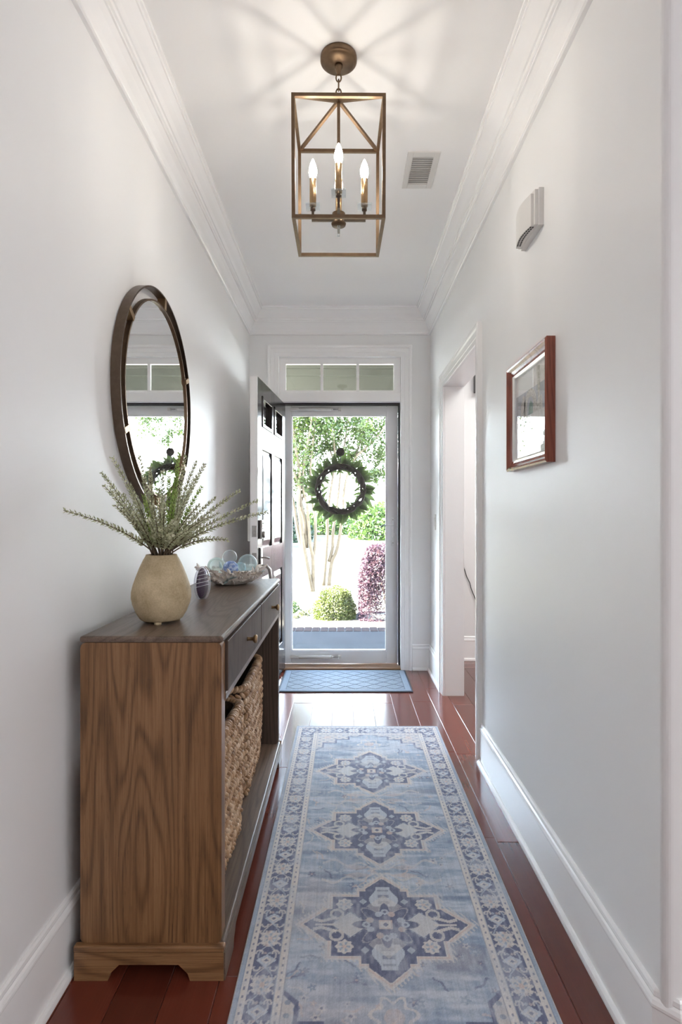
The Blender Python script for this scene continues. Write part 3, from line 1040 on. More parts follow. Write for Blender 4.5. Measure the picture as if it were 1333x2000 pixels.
b = B().box(CX0 - .002, CX1 + .004, CY0 - .003, CY1 + .003, .880, .897, .006)
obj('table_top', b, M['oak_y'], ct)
for q, (a, c) in enumerate(((CY0, CY0 + .042), (CY1 - .042, CY1))):
    obj('end_panel', B().prism(rrect(CX0, CX1, .0905, .880, .014), a, c, XZ), M['oak_z'] if q == 0 else M['oak_in'], ct)
YA, YB = CY0 + .042, CY1 - .042
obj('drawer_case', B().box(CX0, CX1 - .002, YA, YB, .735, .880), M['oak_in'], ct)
obj('lower_rail', B().box(CX0 + .02, CX1 + .003, YA, YB, .714, .735, .002), M['oak_y'], ct)
YM = (YA + YB) / 2
for a, c in ((YA + .004, YM - .004), (YM + .004, YB - .004)):
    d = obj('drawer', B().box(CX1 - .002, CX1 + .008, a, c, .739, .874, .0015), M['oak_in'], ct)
    yk = (a + c) / 2
    obj('knob', B().lathe([(.001, 0), (.0075, 0), (.006, .004), (.006, .018), (.012, .022), (.014, .027), (.012, .032), (.001, .033)], (CX1 + .008, yk, .812), 20, 'X'), M['brass'], d, label='round brass knob')
obj('bottom_shelf', B().box(CX0 + .002, CX1 + .006, CY0 + .006, CY1 - .006, .070, .090, .004), M['oak_y'], ct)
for a, c in ((CY0 - .014, CY0 + .006), (CY1 - .006, CY1 + .014)):
    obj('plinth_cap', B().box(CX0 - .013, CX1 + .010, a, c, .074, .0902, .004), M['oak_x'], ct)
# plinth with bracket feet
ex0, ex1 = -.705, -.314
foot = lambda a, c, f, s, z0, z1: [(a, z1), (a, 0), (a + f, 0), (a + f + .006, z0 * .45), (a + f + s * .6, z0), (c - f - s * .6, z0), (c - f - .006, z0 * .45), (c - f, 0), (c, 0), (c, z1)]
obj('plinth_end', B().prism(foot(ex0, ex1, .088, .05, .042, .0735), CY0 - .012, CY0 + .008, XZ), M['oak_x'], ct)
obj('plinth_end', B().prism(foot(ex0, ex1, .088, .05, .042, .072), CY1 - .008, CY1 + .012, XZ), M['oak_x'], ct)
obj('plinth_front', B().prism(foot(CY0 - .010, CY1 + .010, .11, .06, .045, .072), ex1 - .02, ex1 + .004, YZ), M['oak_y'], ct)
obj('plinth_back', B().prism(foot(CY0 - .010, CY1 + .010, .11, .06, .045, .072), ex0, ex0 + .02, YZ), M['oak_y'], ct)


# ------------------------------------------------------------------ baskets
def basket(yc, xc, rotdeg, label, seed, name):
    rg = random.Random(seed)
    t = thing(name, label, 'basket', (xc, yc, .090), group='woven baskets on the console shelf')
    t.rotation_euler.z = math.radians(rotdeg)
    HX_, HY_, HT, R = .135, .262, .455, .07

    def per(s, z):
        """point and outward normal on the rounded footprint at parameter s in 0..1"""
        bul = 1.0 + .045 * math.sin(PI * min(1, z / HT)) - .03 * (1 - z / HT)
        hx, hy = HX_ * bul - R, HY_ * bul - R
        segs = [2 * hy, PI / 2 * R, 2 * hx, PI / 2 * R] * 2
        tot = sum(segs)
        d = s * tot
        cur = 0
        k = 0
        while d > segs[k]:
            d -= segs[k]
            k += 1
        if k == 0: return Vector((hx + R, -hy + d, 0)), Vector((1, 0, 0)), tot
        if k == 2: return Vector((hx - d, hy + R, 0)), Vector((0, 1, 0)), tot
        if k == 4: return Vector((-hx - R, hy - d, 0)), Vector((-1, 0, 0)), tot
        if k == 6: return Vector((-hx + d, -hy - R, 0)), Vector((0, -1, 0)), tot
        a = d / R + {1: 0, 3: PI / 2, 5: PI, 7: 1.5 * PI}[k]
        cxy = {1: (hx, hy), 3: (-hx, hy), 5: (-hx, -hy), 7: (hx, -hy)}[k]
        n_ = Vector((math.cos(a), math.sin(a), 0))
        return Vector((*cxy, 0)) + n_ * R, n_, tot
    # inside skin
    b = B()
    n = 48
    v, f = [], []
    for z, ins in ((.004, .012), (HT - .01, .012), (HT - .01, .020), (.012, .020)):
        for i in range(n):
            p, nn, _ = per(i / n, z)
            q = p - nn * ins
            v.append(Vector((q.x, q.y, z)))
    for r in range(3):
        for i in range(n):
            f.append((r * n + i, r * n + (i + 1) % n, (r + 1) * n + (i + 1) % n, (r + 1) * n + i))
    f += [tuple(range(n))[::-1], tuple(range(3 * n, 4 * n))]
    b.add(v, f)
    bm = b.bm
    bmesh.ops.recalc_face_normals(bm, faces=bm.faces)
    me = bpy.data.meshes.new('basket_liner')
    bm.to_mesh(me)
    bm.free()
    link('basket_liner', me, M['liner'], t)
    courses = 16
    chh = HT / courses
    for cidx in range(courses):
        z = chh * (cidx + .5)
        b = B()
        rim = cidx == courses - 1
        _, _, tot = per(0, z)
        cnt = int(tot / (.0215 if not rim else .0165))
        for i in range(cnt):
            s_ = ((i + .5 * (cidx % 2)) / cnt) % 1.0
            p, nn, _ = per(min(s_, .9999), z)
            tg = Vector((-nn.y, nn.x, 0))
            sl = (.80 if cidx % 2 else -.80) + rg.uniform(-.12, .12)
            if rim:
                sl = .9
            ax = (tg * math.cos(sl) + Vector((0, 0, 1)) * math.sin(sl)).normalized()
            az = nn.cross(ax).normalized()
            rot = Matrix((ax, az, nn)).transposed()
            b.ball(p + Vector((0, 0, z)) + nn * rg.uniform(-.002, .003), .0175 * rg.uniform(.92, 1.08), .0082, .0125 if not rim else .017, 8, 5, rot)
        bm = b.bm
        bmesh.ops.recalc_face_normals(bm, faces=bm.faces)
        me = bpy.data.meshes.new('woven_course')
        bm.to_mesh(me)
        bm.free()
        link('braided_rim' if rim else 'woven_course', me, M['weave'], t)
    return t


basket(1.775, -.513, -1.5, 'woven tan basket on the shelf nearest the grained end panel, its rim in view', 5, 'woven_basket')
basket(2.41, -.530, 1.5, 'woven tan basket on the shelf behind the first, under the far drawer', 6, 'woven_basket')

# ------------------------------------------------------------------ vase and greenery
VX, VY, VT = -.545, 1.652, .897
va = thing('vase', 'beige stone look teardrop vase on the console top', 'vase', (VX, VY, VT))
prof = [(.001, .008), (.055, .008), (.062, .013), (.073, .032), (.0825, .056), (.0862, .074), (.0855, .092), (.081, .112), (.073, .136), (.063, .162), (.053, .184), (.0455, .197), (.044, .201),
        (.0405, .201), (.040, .196), (.047, .182), (.06, .15), (.06, .10), (.001, .09)]
obj('vase_body', B().lathe(prof, (VX, VY, VT), 56), M['vase'], va)
for k in range(3):
    a = -PI / 2 + .1 + k * 2 * PI / 3
    obj('foot', B().lathe([(.001, 0), (.010, 0), (.011, .004), (.010, .009), (.001, .009)], (VX + .046 * math.cos(a), VY + .046 * math.sin(a), VT), 14), M['vase'], va)

gb = thing('greenery_bunch', 'bunch of frosted grey green sprigs standing in the beige vase', 'greenery', (VX, VY, VT + .12))
tips = [(124, 997, 1.43), (219, 893, 1.62), (197, 922, 1.58), (203, 948, 1.55), (224, 986, 1.56), (252, 944, 1.60), (272, 889, 1.70), (293, 912, 1.66), (310, 955, 1.56), (350, 885, 1.72), (362, 891, 1.66),
        (384, 901, 1.72), (401, 905, 1.76), (381, 934, 1.70), (421, 972, 1.74), (470, 957, 1.78), (508, 976, 1.80), (524, 1000, 1.78), (446, 1055, 1.62), (269, 1056, 1.58),
        (314, 1030, 1.50), (340, 1018, 1.49), (290, 1015, 1.50), (370, 1035, 1.52), (330, 930, 1.64), (345, 960, 1.58), (370, 960, 1.60), (300, 990, 1.53), (390, 985, 1.60), (410, 1010, 1.58),
        (262, 1000, 1.56), (280, 965, 1.60), (322, 985, 1.52), (355, 1000, 1.50), (348, 915, 1.70), (275, 1035, 1.60), (430, 1000, 1.70), (318, 920, 1.72), (395, 950, 1.66), (240, 965, 1.62), (335, 1045, 1.50), (300, 1048, 1.54)]
rg = random.Random(11)
for ti, (px, py, yy) in enumerate(tips):
    tip = P(px, py, yy)
    a = math.atan2(tip.y - VY, tip.x - VX)
    p0 = Vector((VX + .012 * math.cos(a), VY + .012 * math.sin(a), VT + .125))
    pn = Vector((VX + rg.uniform(.012, .034) * math.cos(a), VY + rg.uniform(.012, .034) * math.sin(a), VT + .205))
    dd = tip - pn
    ctrl = pn + Vector((dd.x * .38, dd.y * .38, max(dd.z * .55, .05 + .12 * dd.length)))
    if py > 1020:
        ctrl = pn + Vector((dd.x * .45, dd.y * .45, .055))
    pts = [p0]
    N = 12
    for i in range(N + 1):
        t = i / N
        pts.append(pn * (1 - t) ** 2 + ctrl * 2 * t * (1 - t) + tip * t * t)
    rr = [.0022] * 2 + [.0022 - .0014 * i / N for i in range(1, N + 1)]
    sp_ = obj('sprig', B().tube(pts, rr, 5), M['stem'], gb)
    # leaflets in crossed pairs
    verts, faces = [], []
    L = sum((pts[i + 1] - pts[i]).length for i in range(1, N + 1))
    nodes = int(L * .86 / .0062)
    off = ORIG[gb.name]
    for k in range(nodes):
        t = .16 + .84 * k / nodes
        c = pn * (1 - t) ** 2 + ctrl * 2 * t * (1 - t) + tip * t * t
        tg = ((ctrl - pn) * 2 * (1 - t) + (tip - ctrl) * 2 * t).normalized()
        s0 = tg.cross(Vector((0.2, .5, 1))).normalized()
        s1 = tg.cross(s0).normalized()
        ra = (k % 2) * PI / 2 + rg.uniform(-.35, .35)
        sd_ = s0 * math.cos(ra) + s1 * math.sin(ra)
        sz = (.0185 - .0075 * t) * rg.uniform(.85, 1.2)
        for sg in (-1, 1):
            d = (sd_ * sg * .86 + tg * .55 + Vector((0, 0, .08))).normalized()
            wv = d.cross(tg).normalized()
            up = wv.cross(d).normalized()
            if up.dot(tg) < 0: up = -up
            b0 = c - off
            w_ = sz * .34
            i0_ = len(verts)
            verts += [b0, b0 + d * sz * .5 + wv * w_ + up * sz * .08, b0 + d * sz * .5 - wv * w_ + up * sz * .08, b0 + d * sz + up * sz * .22, b0 + d * sz * .5 - up * sz * .03]
            faces += [(i0_, i0_ + 4, i0_ + 1), (i0_, i0_ + 2, i0_ + 4), (i0_ + 1, i0_ + 4, i0_ + 3), (i0_ + 4, i0_ + 2, i0_ + 3)]
    mat = M['sprig2'] if ti in (9, 24, 25, 31, 34, 38) else M['sprig']
    link('leaflets', rawmesh('leaflets', verts, faces), mat, sp_, kind='stuff')

# ------------------------------------------------------------------ paperweight
pw = thing('glass_paperweight', 'upright clear glass paperweight with a striped purple core', 'paperweight', (-.535, 2.09, .897))
rz = Matrix.Rotation(math.radians(-14), 3, 'Z')


def pwshell(sx, sy, sz, zc, flat_z, rings=18, seg=28):
    b = B()
    b.ball((0, 0, 0), sx, sy, sz, seg, rings)
    for v_ in b.bm.verts:
        v_.co.z = max(v_.co.z + zc, flat_z)
        v_.co = rz @ v_.co + Vector((-.535, 2.09, .897))
    return b


obj('glass_body', pwshell(.026, .046, .066, .058, 0.0), M['clear'], pw)
obj('purple_core', pwshell(.0155, .038, .060, .058, .003), M['purple_core'], pw)
b = B()
for k in range(5):
    zc = .050 + k * .0135
    q = math.sqrt(max(0.02, 1 - ((zc - .058) / .062) ** 2))
    pts = [rz @ Vector((.0162 * q * math.cos(a), .0385 * q * math.sin(a), zc + .004 * math.cos(a))) + Vector((-.535, 2.09, .897)) for a in [2 * PI * i / 20 for i in range(20)]]
    b.tube(pts, .0008, 6, close=True)
obj('white_threads', b, M['white_line'], pw)

# ------------------------------------------------------------------ shell bowl and glass floats
BX, BY = -.519, 2.55
sb = thing('shell_bowl', 'shallow bowl of pale seashells near the far end of the console', 'bowl', (BX, BY, .897))
obj('bowl_base', B().lathe([(.001, .004), (.07, .002), (.078, .006), (.112, .034), (.128, .060), (.122, .062), (.105, .040), (.07, .016), (.001, .014)], (BX, BY, .897), 40), M['shell'], sb)


def shell_mesh(kind):
    v, f = [], []
    n = 7
    if kind == 0:    # pointed whorl
        L_, r = .034, .0095
        for i in range(5):
            t = i / 4
            rr = r * math.sin(PI * (0.12 + .85 * (1 - t) * .8)) * (1 - .55 * t)
            for k in range(n):
                a = 2 * PI * k / n + t * 1.2
                v.append((rr * math.cos(a), rr * math.sin(a) * .8, L_ * t))
        for i in range(4):
            for k in range(n):
                f.append((i * n + k, i * n + (k + 1) % n, (i + 1) * n + (k + 1) % n, (i + 1) * n + k))
        f.append(tuple(range(n))[::-1])
        f.append(tuple(range(4 * n, 5 * n)))
    else:            # fan
        w_ = .017 if kind == 1 else .012
        v = [(0, 0, 0)]
        for k in range(9):
            a = math.radians(-70 + 140 * k / 8)
            v.append((w_ * 1.1 * math.sin(a), .003 * (k % 2) + .006 * math.cos(a), w_ * 1.5 * math.cos(a) + .004))
        v.append((0, -.004, w_ * .7))
        for k in range(8):
            f.append((0, 1 + k, 2 + k))
            f.append((10, 2 + k, 1 + k))
        f += [(0, 10, 1), (0, 9, 10)]
    return rawmesh('shell', v, f, kind == 0)


sm = [shell_mesh(k) for k in range(3)]
smb = [m.copy() for m in sm]
for m in sm: m.materials.append(M['shell'])
for m in smb: m.materials.append(M['shell_blue'])
rg = random.Random(21)
for ring, (r, z, n, tilt) in enumerate(((.090, .017, 24, 56), (.106, .033, 26, 56), (.124, .047, 32, 50), (.134, .060, 36, 38))):
    for k in range(n):
        a = 2 * PI * (k + .5 * (ring % 2)) / n + rg.uniform(-.06, .06)
        me = rg.choice(sm) if rg.random() > .1 else rg.choice(smb)
        o = link('shell', me, None, sb)
        out = Vector((math.cos(a), math.sin(a), 0))
        tl = math.radians(tilt + rg.uniform(-22, 22))
        zax = (out * math.sin(tl) + Vector((0, 0, 1)) * math.cos(tl) + Vector((-out.y, out.x, 0)) * rg.uniform(-.5, .5)).normalized()
        yax = (out - zax * out.dot(zax)).normalized()
        xax = yax.cross(zax)
        sc = rg.uniform(.9, 1.3)
        o.matrix_local = Matrix.Translation(Vector((r * math.cos(a), r * math.sin(a), z))) @ Matrix((xax * sc, yax * sc, zax * sc)).transposed().to_4x4()
floats = [('clear glass float sitting topmost on the other floats', 449, 1088, 2.53, .0335, 'ball_clear'),
          ('largest aqua glass float on the door side of the bowl', 484, 1101, 2.60, .045, 'ball_aqua'),
          ('pale green glass float on the paperweight side of the bowl', 423, 1106, 2.53, .041, 'ball_green'),
          ('speckled cobalt blue glass float at the front of the bowl', 451, 1110, 2.475, .034, 'ball_blue'),
          ('small light teal glass float between the blue and the aqua ones', 470, 1109, 2.505, .026, 'ball_teal')]
for lb, px, py, yy, r, m in floats:
    c = P(px, py, yy)
    t = obj('glass_float', B().ball(Vector((0, 0, 0)), r, seg=32, rings=18), M[m], None, label=lb, category='glass ball', group='glass floats in the shell bowl')
    t.location = c

# ------------------------------------------------------------------ runner rug
RUX, RUY, RHW, RHL = .127, 2.12, .402, 1.04
nu, nv = 320, 800
u = np.linspace(-RHW, RHW, nu)[None, :].repeat(nv, 0)
v = np.linspace(-RHL, RHL, nv)[:, None].repeat(nu, 1)
nr = np.random.RandomState(4)


def vnoise(fu, fv, seed):
    r = np.random.RandomState(seed)
    gu, gv = int(2 * RHW * fu) + 3, int(2 * RHL * fv) + 3
    g_ = r.rand(gv, gu)
    a, b_ = (u + RHW) * fu, (v + RHL) * fv
    ia, ib = a.astype(int), b_.astype(int)
    fa, fb = a - ia, b_ - ib
    fa, fb = fa * fa * (3 - 2 * fa), fb * fb * (3 - 2 * fb)
    return (g_[ib, ia] * (1 - fa) + g_[ib, ia + 1] * fa) * (1 - fb) + (g_[ib + 1, ia] * (1 - fa) + g_[ib + 1, ia + 1] * fa) * fb


CRE, PNK, NAV, BLU, PAL, DKB = [np.array(c, float) for c in ((212, 205, 200), (205, 184, 178), (98, 102, 130), (142, 157, 180), (190, 197, 208), (112, 128, 156))]
img = np.zeros((nv, nu, 3))


def put(mask, col, a=1.0):
    k = (np.clip(mask.astype(float), 0, 1) * a)[..., None]
    img[:] = img * (1 - k) + col * k


def inpoly(poly, x, y):
    r = np.zeros(x.shape, bool)
    n = len(poly)
    for i in range(n):
        x0, y0 = poly[i]
        x1, y1 = poly[(i + 1) % n]
        if y0 == y1: continue
        c = ((y0 > y) != (y1 > y)) & (x < (x1 - x0) * (y - y0) / (y1 - y0) + x0)
        r ^= c
    return r


streak = .5 * vnoise(9, 60, 1) + .3 * vnoise(40, 130, 2) + .2 * vnoise(4, 8, 3)
img[:] = BLU
put(np.clip((streak - .38) * 3.2, 0, 1), PAL)
put(np.clip((vnoise(7, 30, 5) - .62) * 4, 0, 1), DKB, .75)
put(np.clip((vnoise(5, 9, 6) - .66) * 4, 0, 1), PNK, .35)
# scattered florets of the field
for k in range(150):
    fu, fv = nr.uniform(-.27, .27), nr.uniform(-.9, .9)
    rr = nr.uniform(.007, .017)
    th = np.arctan2(v - fv, u - fu)
    d = np.hypot(u - fu, v - fv)
    pet = rr * (0.75 + .3 * np.cos(5 * th + k))
    put(d < pet, (CRE, PNK, NAV, DKB)[k % 4], .6)
    put(d < rr * .3, (NAV, CRE, PNK, PAL)[k % 4], .7)
for k in range(110):
    fu, fv = nr.uniform(-.27, .27), nr.uniform(-.9, .9)
    a = nr.uniform(0, PI)
    x_ = (u - fu) * math.cos(a) + (v - fv) * math.sin(a)
    y_ = -(u - fu) * math.sin(a) + (v - fv) * math.cos(a)
    put((np.abs(y_ - .35 * x_ * np.sin(x_ * 90)) < .003) & (np.abs(x_) < .028), (CRE, NAV, PNK)[k % 3], .6)
Q = [(.243, 0), (.172, .062), (.160, .062), (.160, .118), (.076, .118), (.076, .144), (.055, .144), (.055, .156), (0, .205)]
med = Q + [(-x_, y_) for x_, y_ in Q[-2::-1]]
med = med + [(-x_, -y_) for x_, y_ in med[1:-1]]
for mv in (-.487, 0, .487, ):
    y_ = v - mv
    A = np.abs(u)
    Bv = np.abs(y_)
    for sc, col, al in ((1.13, None, 0), (1.10, CRE, .85), (1.055, PNK, .8), (1.02, CRE, .9), (1.0, NAV, 1)):
        if col is not None:
            put(inpoly([(p * sc, q * sc) for p, q in med], u, y_), col, al)
    # fringe of little hooks outside the outline
    o1 = inpoly([(p * 1.17, q * 1.17) for p, q in med], u, y_) & ~inpoly([(p * 1.1, q * 1.1) for p, q in med], u, y_)
    put(o1 & (np.sin((u + .6 * y_) * 420) > .3), CRE, .7)
    # light lozenges to both sides, vases above and below
    put((np.abs(A - .105) / .062 + Bv / .055) < 1, PAL, .9)
    put((np.abs(A - .105) / .056 + Bv / .049) < 1, CRE, .55)
    put((np.abs(np.abs(A - .105) / .059 + Bv / .052 - 1) < .04), NAV, .8)
    put((A < .034 + .012 * np.cos(Bv * 60)) & (Bv > .075) & (Bv < .165), PAL, .95)
    put((A < .018) & (Bv > .085) & (Bv < .15) & (np.sin(Bv * 220) > .1), NAV, .5)
    put((A / .055 + np.abs(Bv - .075) / .05) < 1, CRE, .5)
    # palmettes toward the side tips
    put((np.abs(Bv - .012 - .35 * np.abs(A - .19)) < .006) & (A > .145) & (A < .215), CRE, .9)
    put((Bv < .004) & (A > .14) & (A < .21), CRE, .9)
    put((np.abs(np.hypot(A - .145, Bv - .042) - .018) < .0045), CRE, .85)
    # centre star
    th = np.arctan2(y_, u)
    d = np.hypot(u, y_ * 1.1)
    put(d < .078 * (1 + .28 * np.cos(8 * th)), NAV, .95)
    put(np.abs(d - .078 * (1 + .28 * np.cos(8 * th))) < .0035, CRE, .5)
    for k in range(8):
        a = k * PI / 4 + PI / 8
        put(np.hypot(u - .050 * math.cos(a), y_ - .046 * math.sin(a)) < .011, (PNK if k % 2 else PAL), .85)
    for k in range(4):
        a = k * PI / 2
        put(np.hypot((u - .058 * math.cos(a)), (y_ - .052 * math.sin(a))) < .012, PAL, .9)
        put(np.hypot((u - .058 * math.cos(a)), (y_ - .052 * math.sin(a))) < .005, NAV, .9)
    put((A < .020) & (Bv < .019), PNK, .95)
    put((A < .014) & (Bv < .013), CRE, .95)
    put((A / .008 + Bv / .008) < 1, NAV)
    # corner rosettes
    for su in (-1, 1):
        for sv in (-1, 1):
            x0, y0 = u - su * .122, y_ - sv * .084
            d = np.hypot(x0, y0)
            t8 = np.arctan2(y0, x0)
            put(d < .024 * (1 + .1 * np.cos(8 * t8)), CRE, .95)
            put((d < .017) & (np.cos(5 * t8) > .1), BLU, .8)
            put(d < .006, PNK, .95)
            put((np.abs(x0 + su * .058) + np.abs(y0 - sv * .012)) < .013, PAL, .8)
# link motifs between the medallions and the corner spandrels
for mv in (-.2435, .2435):
    for sg in (-1, 1):
        y_ = (v - mv) * sg
        w_ = np.abs(u)
        put((np.abs(y_ - .02 - .18 * w_ + .012 * np.sin(w_ * 70)) < .006) & (w_ < .2), CRE, .6)
        put((np.abs(w_ - .08) / .05 + np.abs(y_ - .02) / .014) < 1, PNK, .5)
A, Bv = np.abs(u), np.abs(v)
sp0 = inpoly([(.29, .70), (.29, .93), (.0, .93), (.05, .885), (.10, .885), (.10, .845), (.17, .845), (.17, .80), (.235, .80), (.235, .745)], A, Bv)
sp1 = inpoly([(.29, .715), (.29, .93), (.03, .93), (.06, .895), (.11, .895), (.11, .855), (.18, .855), (.18, .81), (.245, .81), (.245, .755)], A, Bv)
put(sp0, NAV, .9)
put(sp1, CRE, .85)
put(sp1 & (np.sin(A * 150) * np.sin(Bv * 170) > .45), DKB, .6)
put(sp1 & (np.hypot((A - .22) / 1, (Bv - .875)) < .022), PNK, .6)
th = np.arctan2(Bv - .78, A)
put(np.abs(np.hypot(A, Bv - .79) - .05 * (1 + .2 * np.cos(6 * th))) < .005, CRE, .8)
put(np.hypot(A, Bv - .79) < .025, PNK, .6)
# borders, counted from the edge
du, dv = RHW - np.abs(u), RHL - np.abs(v)
d = np.minimum(du, dv)
s = np.where(du < dv, v, u)
bord = d < .128
img[bord] = CRE
put((d < .014) & bord, BLU, .8)
put((d < .004), CRE, .9)
put((d > .0135) & (d < .016), DKB, .8)
dots = (np.abs(((s / .024) % 1) - .5) < .17)
put((d > .0225) & (d < .0275) & dots, NAV, .75)
put((d > .033) & (d < .103), NAV)
put((d > .1025) & (d < .105), DKB, .6)
put((d > .1125) & (d < .1175) & dots, NAV, .65)
put((d > .1245) & (d < .128), NAV, .5)
m = (d > .034) & (d < .102)
dc = d - .068
per_ = .155
ph = (s / per_) % 1.0
k2 = np.floor(s / per_).astype(int)
x0 = (ph - .5) * per_
rr = np.hypot(x0, dc)
t8 = np.arctan2(dc, x0)
put(m & (rr < .027 * (1 + .14 * np.cos(8 * t8))), CRE, .92)
put(m & (rr < .019) & (np.cos(6 * t8) > .2), BLU, .75)
put(m & (rr < .007), PNK, .9)
x1 = np.where(ph < .5, ph, ph - 1) * per_
put(m & ((np.abs(x1) / .021 + np.abs(dc) / .028) < 1), PAL, .9)
put(m & ((np.abs(x1) / .012 + np.abs(dc) / .016) < 1), CRE, .9)
put(m & ((np.abs(x1) / .005 + np.abs(dc) / .007) < 1), NAV, .9)
sv_ = .024 * np.sin(2 * PI * s / per_ + .9)
put(m & (np.abs(dc - sv_) < .0028), CRE, .75)
put(m & (np.abs(dc + sv_) < .0024), PAL, .7)
for a0 in (.16, .34, .66, .84):
    for sg in (-1, 1):
        xx = (ph - a0) * per_
        q = np.hypot(xx, dc - sg * .022)
        put(m & (np.abs(q - .009) < .0026) & (xx * (1 if a0 < .5 else -1) > -.004), CRE, .85)
        put(m & (np.hypot(xx, dc + sg * .006) < .0045), PNK if sg > 0 else PAL, .7)
# wear
wear = .55 * vnoise(14, 18, 8) + .45 * vnoise(90, 60, 9)
k = np.clip((wear - .42) * 1.8, 0, .55)[..., None]
img = img * (1 - k) + np.array((186, 190, 200.)) * k
img += (vnoise(370, 12, 10)[..., None] - .5) * 16 + (nr.rand(nv, nu, 1) - .5) * 14
img = np.clip(img, 0, 255) / 255.0
lnr = np.where(img <= .04045, img / 12.92, ((img + .055) / 1.055) ** 2.4)
ry_ = math.radians(-.35)
zz = .006 + .0006 * np.sin(u * 9 + 1) * np.sin(v * 5)
edge = np.minimum(du, dv) < .0015
zz = np.where(edge, .0008, zz)
co = np.stack([u, v, zz], -1).reshape(-1, 3)
idx = np.arange(nu * nv).reshape(nv, nu)
quads = np.stack([idx[:-1, :-1], idx[:-1, 1:], idx[1:, 1:], idx[1:, :-1]], -1).reshape(-1, 4)
me = bpy.data.meshes.new('runner_rug')
me.vertices.add(len(co))
me.vertices.foreach_set('co', co.ravel())
me.loops.add(quads.size)
me.loops.foreach_set('vertex_index', quads.ravel())
me.polygons.add(len(quads))
me.polygons.foreach_set('loop_start', np.arange(0, quads.size, 4))
me.polygons.foreach_set('use_smooth', np.ones(len(quads), bool))
me.update(calc_edges=True)
at = me.color_attributes.new('yarn', 'FLOAT_COLOR', 'POINT')
at.data.foreach_set('color', np.concatenate([lnr.reshape(-1, 3), np.ones((nu * nv, 1))], 1).astype(np.float32).ravel())
t = NT('printed_rug_pile')
ca = t.n('ShaderNodeVertexColor', layer_name='yarn')
nz = t.noise(t.coord('Object', (500, 160, 1)), 1.0, 2)
c = t.mix(0.16, ca.outputs[0], t.ramp(nz, [(.3, (.35, .35, .37, 1)), (.7, (1, 1, 1, 1))]), 'MULTIPLY')
t.set(col=c, rough=.75, spec=.25, sheen=.25)
t.bump(nz, .35, .0015)
rug = link('runner_rug', me, t.m, None, label='faded blue and cream medallion runner rug on the plank floor', category='rug')
rug.location = (RUX, RUY, .0003)
rug.rotation_euler.z = ry_

# ------------------------------------------------------------------ door mat
dm = thing('door_mat', 'blue grey ribbed mat with raised diamonds at the front door', 'door mat', (.012, 4.03, 0))
mx0, mx1, my0, my1 = -.452, .474, 3.768, 4.285
obj('mat_base', B().box(mx0, mx1, my0, my1, .0005, .007, .002), M['mat_edge'], dm)
b = B()
for q in ((mx0 + .012, mx0 + .05, my0 + .012, my1 - .012), (mx1 - .05, mx1 - .012, my0 + .012, my1 - .012), (mx0 + .05, mx1 - .05, my0 + .012, my0 + .042), (mx0 + .05, mx1 - .05, my1 - .042, my1 - .012)):
    b.box(q[0], q[1], q[2], q[3], .007, .0092)
obj('mat_border', b, M['mat'], dm)
fx0, fx1, fy0, fy1 = mx0 + .054, mx1 - .054, my0 + .046, my1 - .046
obj('mat_field', B().box(fx0, fx1, fy0, fy1, .007, .0076), M['mat_edge'], dm)
ncx, ncy = 6, 4
ca_, cb_ = (fx1 - fx0) / ncx, (fy1 - fy0) / ncy
gap = .0035


def clip_poly(poly):
    for ax, lim, sg in ((0, fx0, 1), (0, fx1, -1), (1, fy0, 1), (1, fy1, -1)):
        out = []
        for i in range(len(poly)):
            p, q = poly[i], poly[(i + 1) % len(poly)]
            ip, iq = (p[ax] - lim) * sg >= -1e-9, (q[ax] - lim) * sg >= -1e-9
            if ip: out.append(p)
            if ip != iq:
                tt = (lim - p[ax]) / (q[ax] - p[ax])
                out.append((p[0] + (q[0] - p[0]) * tt, p[1] + (q[1] - p[1]) * tt))
        poly = out
        if len(poly) < 3: return []
    return poly


for i in range(2 * ncx + 1):
    for j in range(2 * ncy + 1):
        if (i + j) % 2: continue
        cx, cy = fx0 + i * ca_ / 2, fy0 + j * cb_ / 2
        po = clip_poly([(cx - ca_ / 2 + gap * 1.4, cy), (cx, cy - cb_ / 2 + gap), (cx + ca_ / 2 - gap * 1.4, cy), (cx, cy + cb_ / 2 - gap)])
        if len(po) < 3: continue
        # ribbed pad: alternate strips across the diamond
        b = B()
        b.prism(po, .0076, .0094, XYZ)
        obj('diamond_pad', b, M['mat_pad'], dm)

# ------------------------------------------------------------------ wreath on the glass
WX, WY, WZ, WR = -.027, 4.505, 1.418, .184
wr = thing('wreath', 'dark magnolia leaf wreath hung on the storm door glass', 'wreath', (WX, WY, WZ))
b = B()
rg = random.Random(9)
for k in range(9):
    ph0 = rg.uniform(0, 6.28)
    pts = []
    for i in range(64):
        a = 2 * PI * i / 64
        w_ = ph0 + a * (5 + k % 3)
        r = WR + .019 * math.cos(w_)
        pts.append(Vector((WX + r * math.cos(a), WY + .016 * math.sin(w_), WZ + r * math.sin(a) * 1.0)))
    b.tube(pts, .0085, 6, close=True)
obj('twig_ring', b, M['twig'], wr)


def leaf_mesh(L_, W_, curl):
    v, f = [], []
    n = 6
    for i in range(n + 1):
        t = i / n
        w_ = W_ * math.sin(PI * t ** .8) ** .8 * (1 - .15 * t) if 0 < t < 1 else 0.0008
        z = curl * math.sin(t * 1.8) * L_ * .35
        v += [(-w_, L_ * t, z + w_ * .35), (0, L_ * t, z), (w_, L_ * t, z + w_ * .35)]
    for i in range(n):
        for k in range(2):
            f.append((i * 3 + k, i * 3 + k + 1, i * 3 + k + 4, i * 3 + k + 3))
    return rawmesh('leaf', v, f, True)


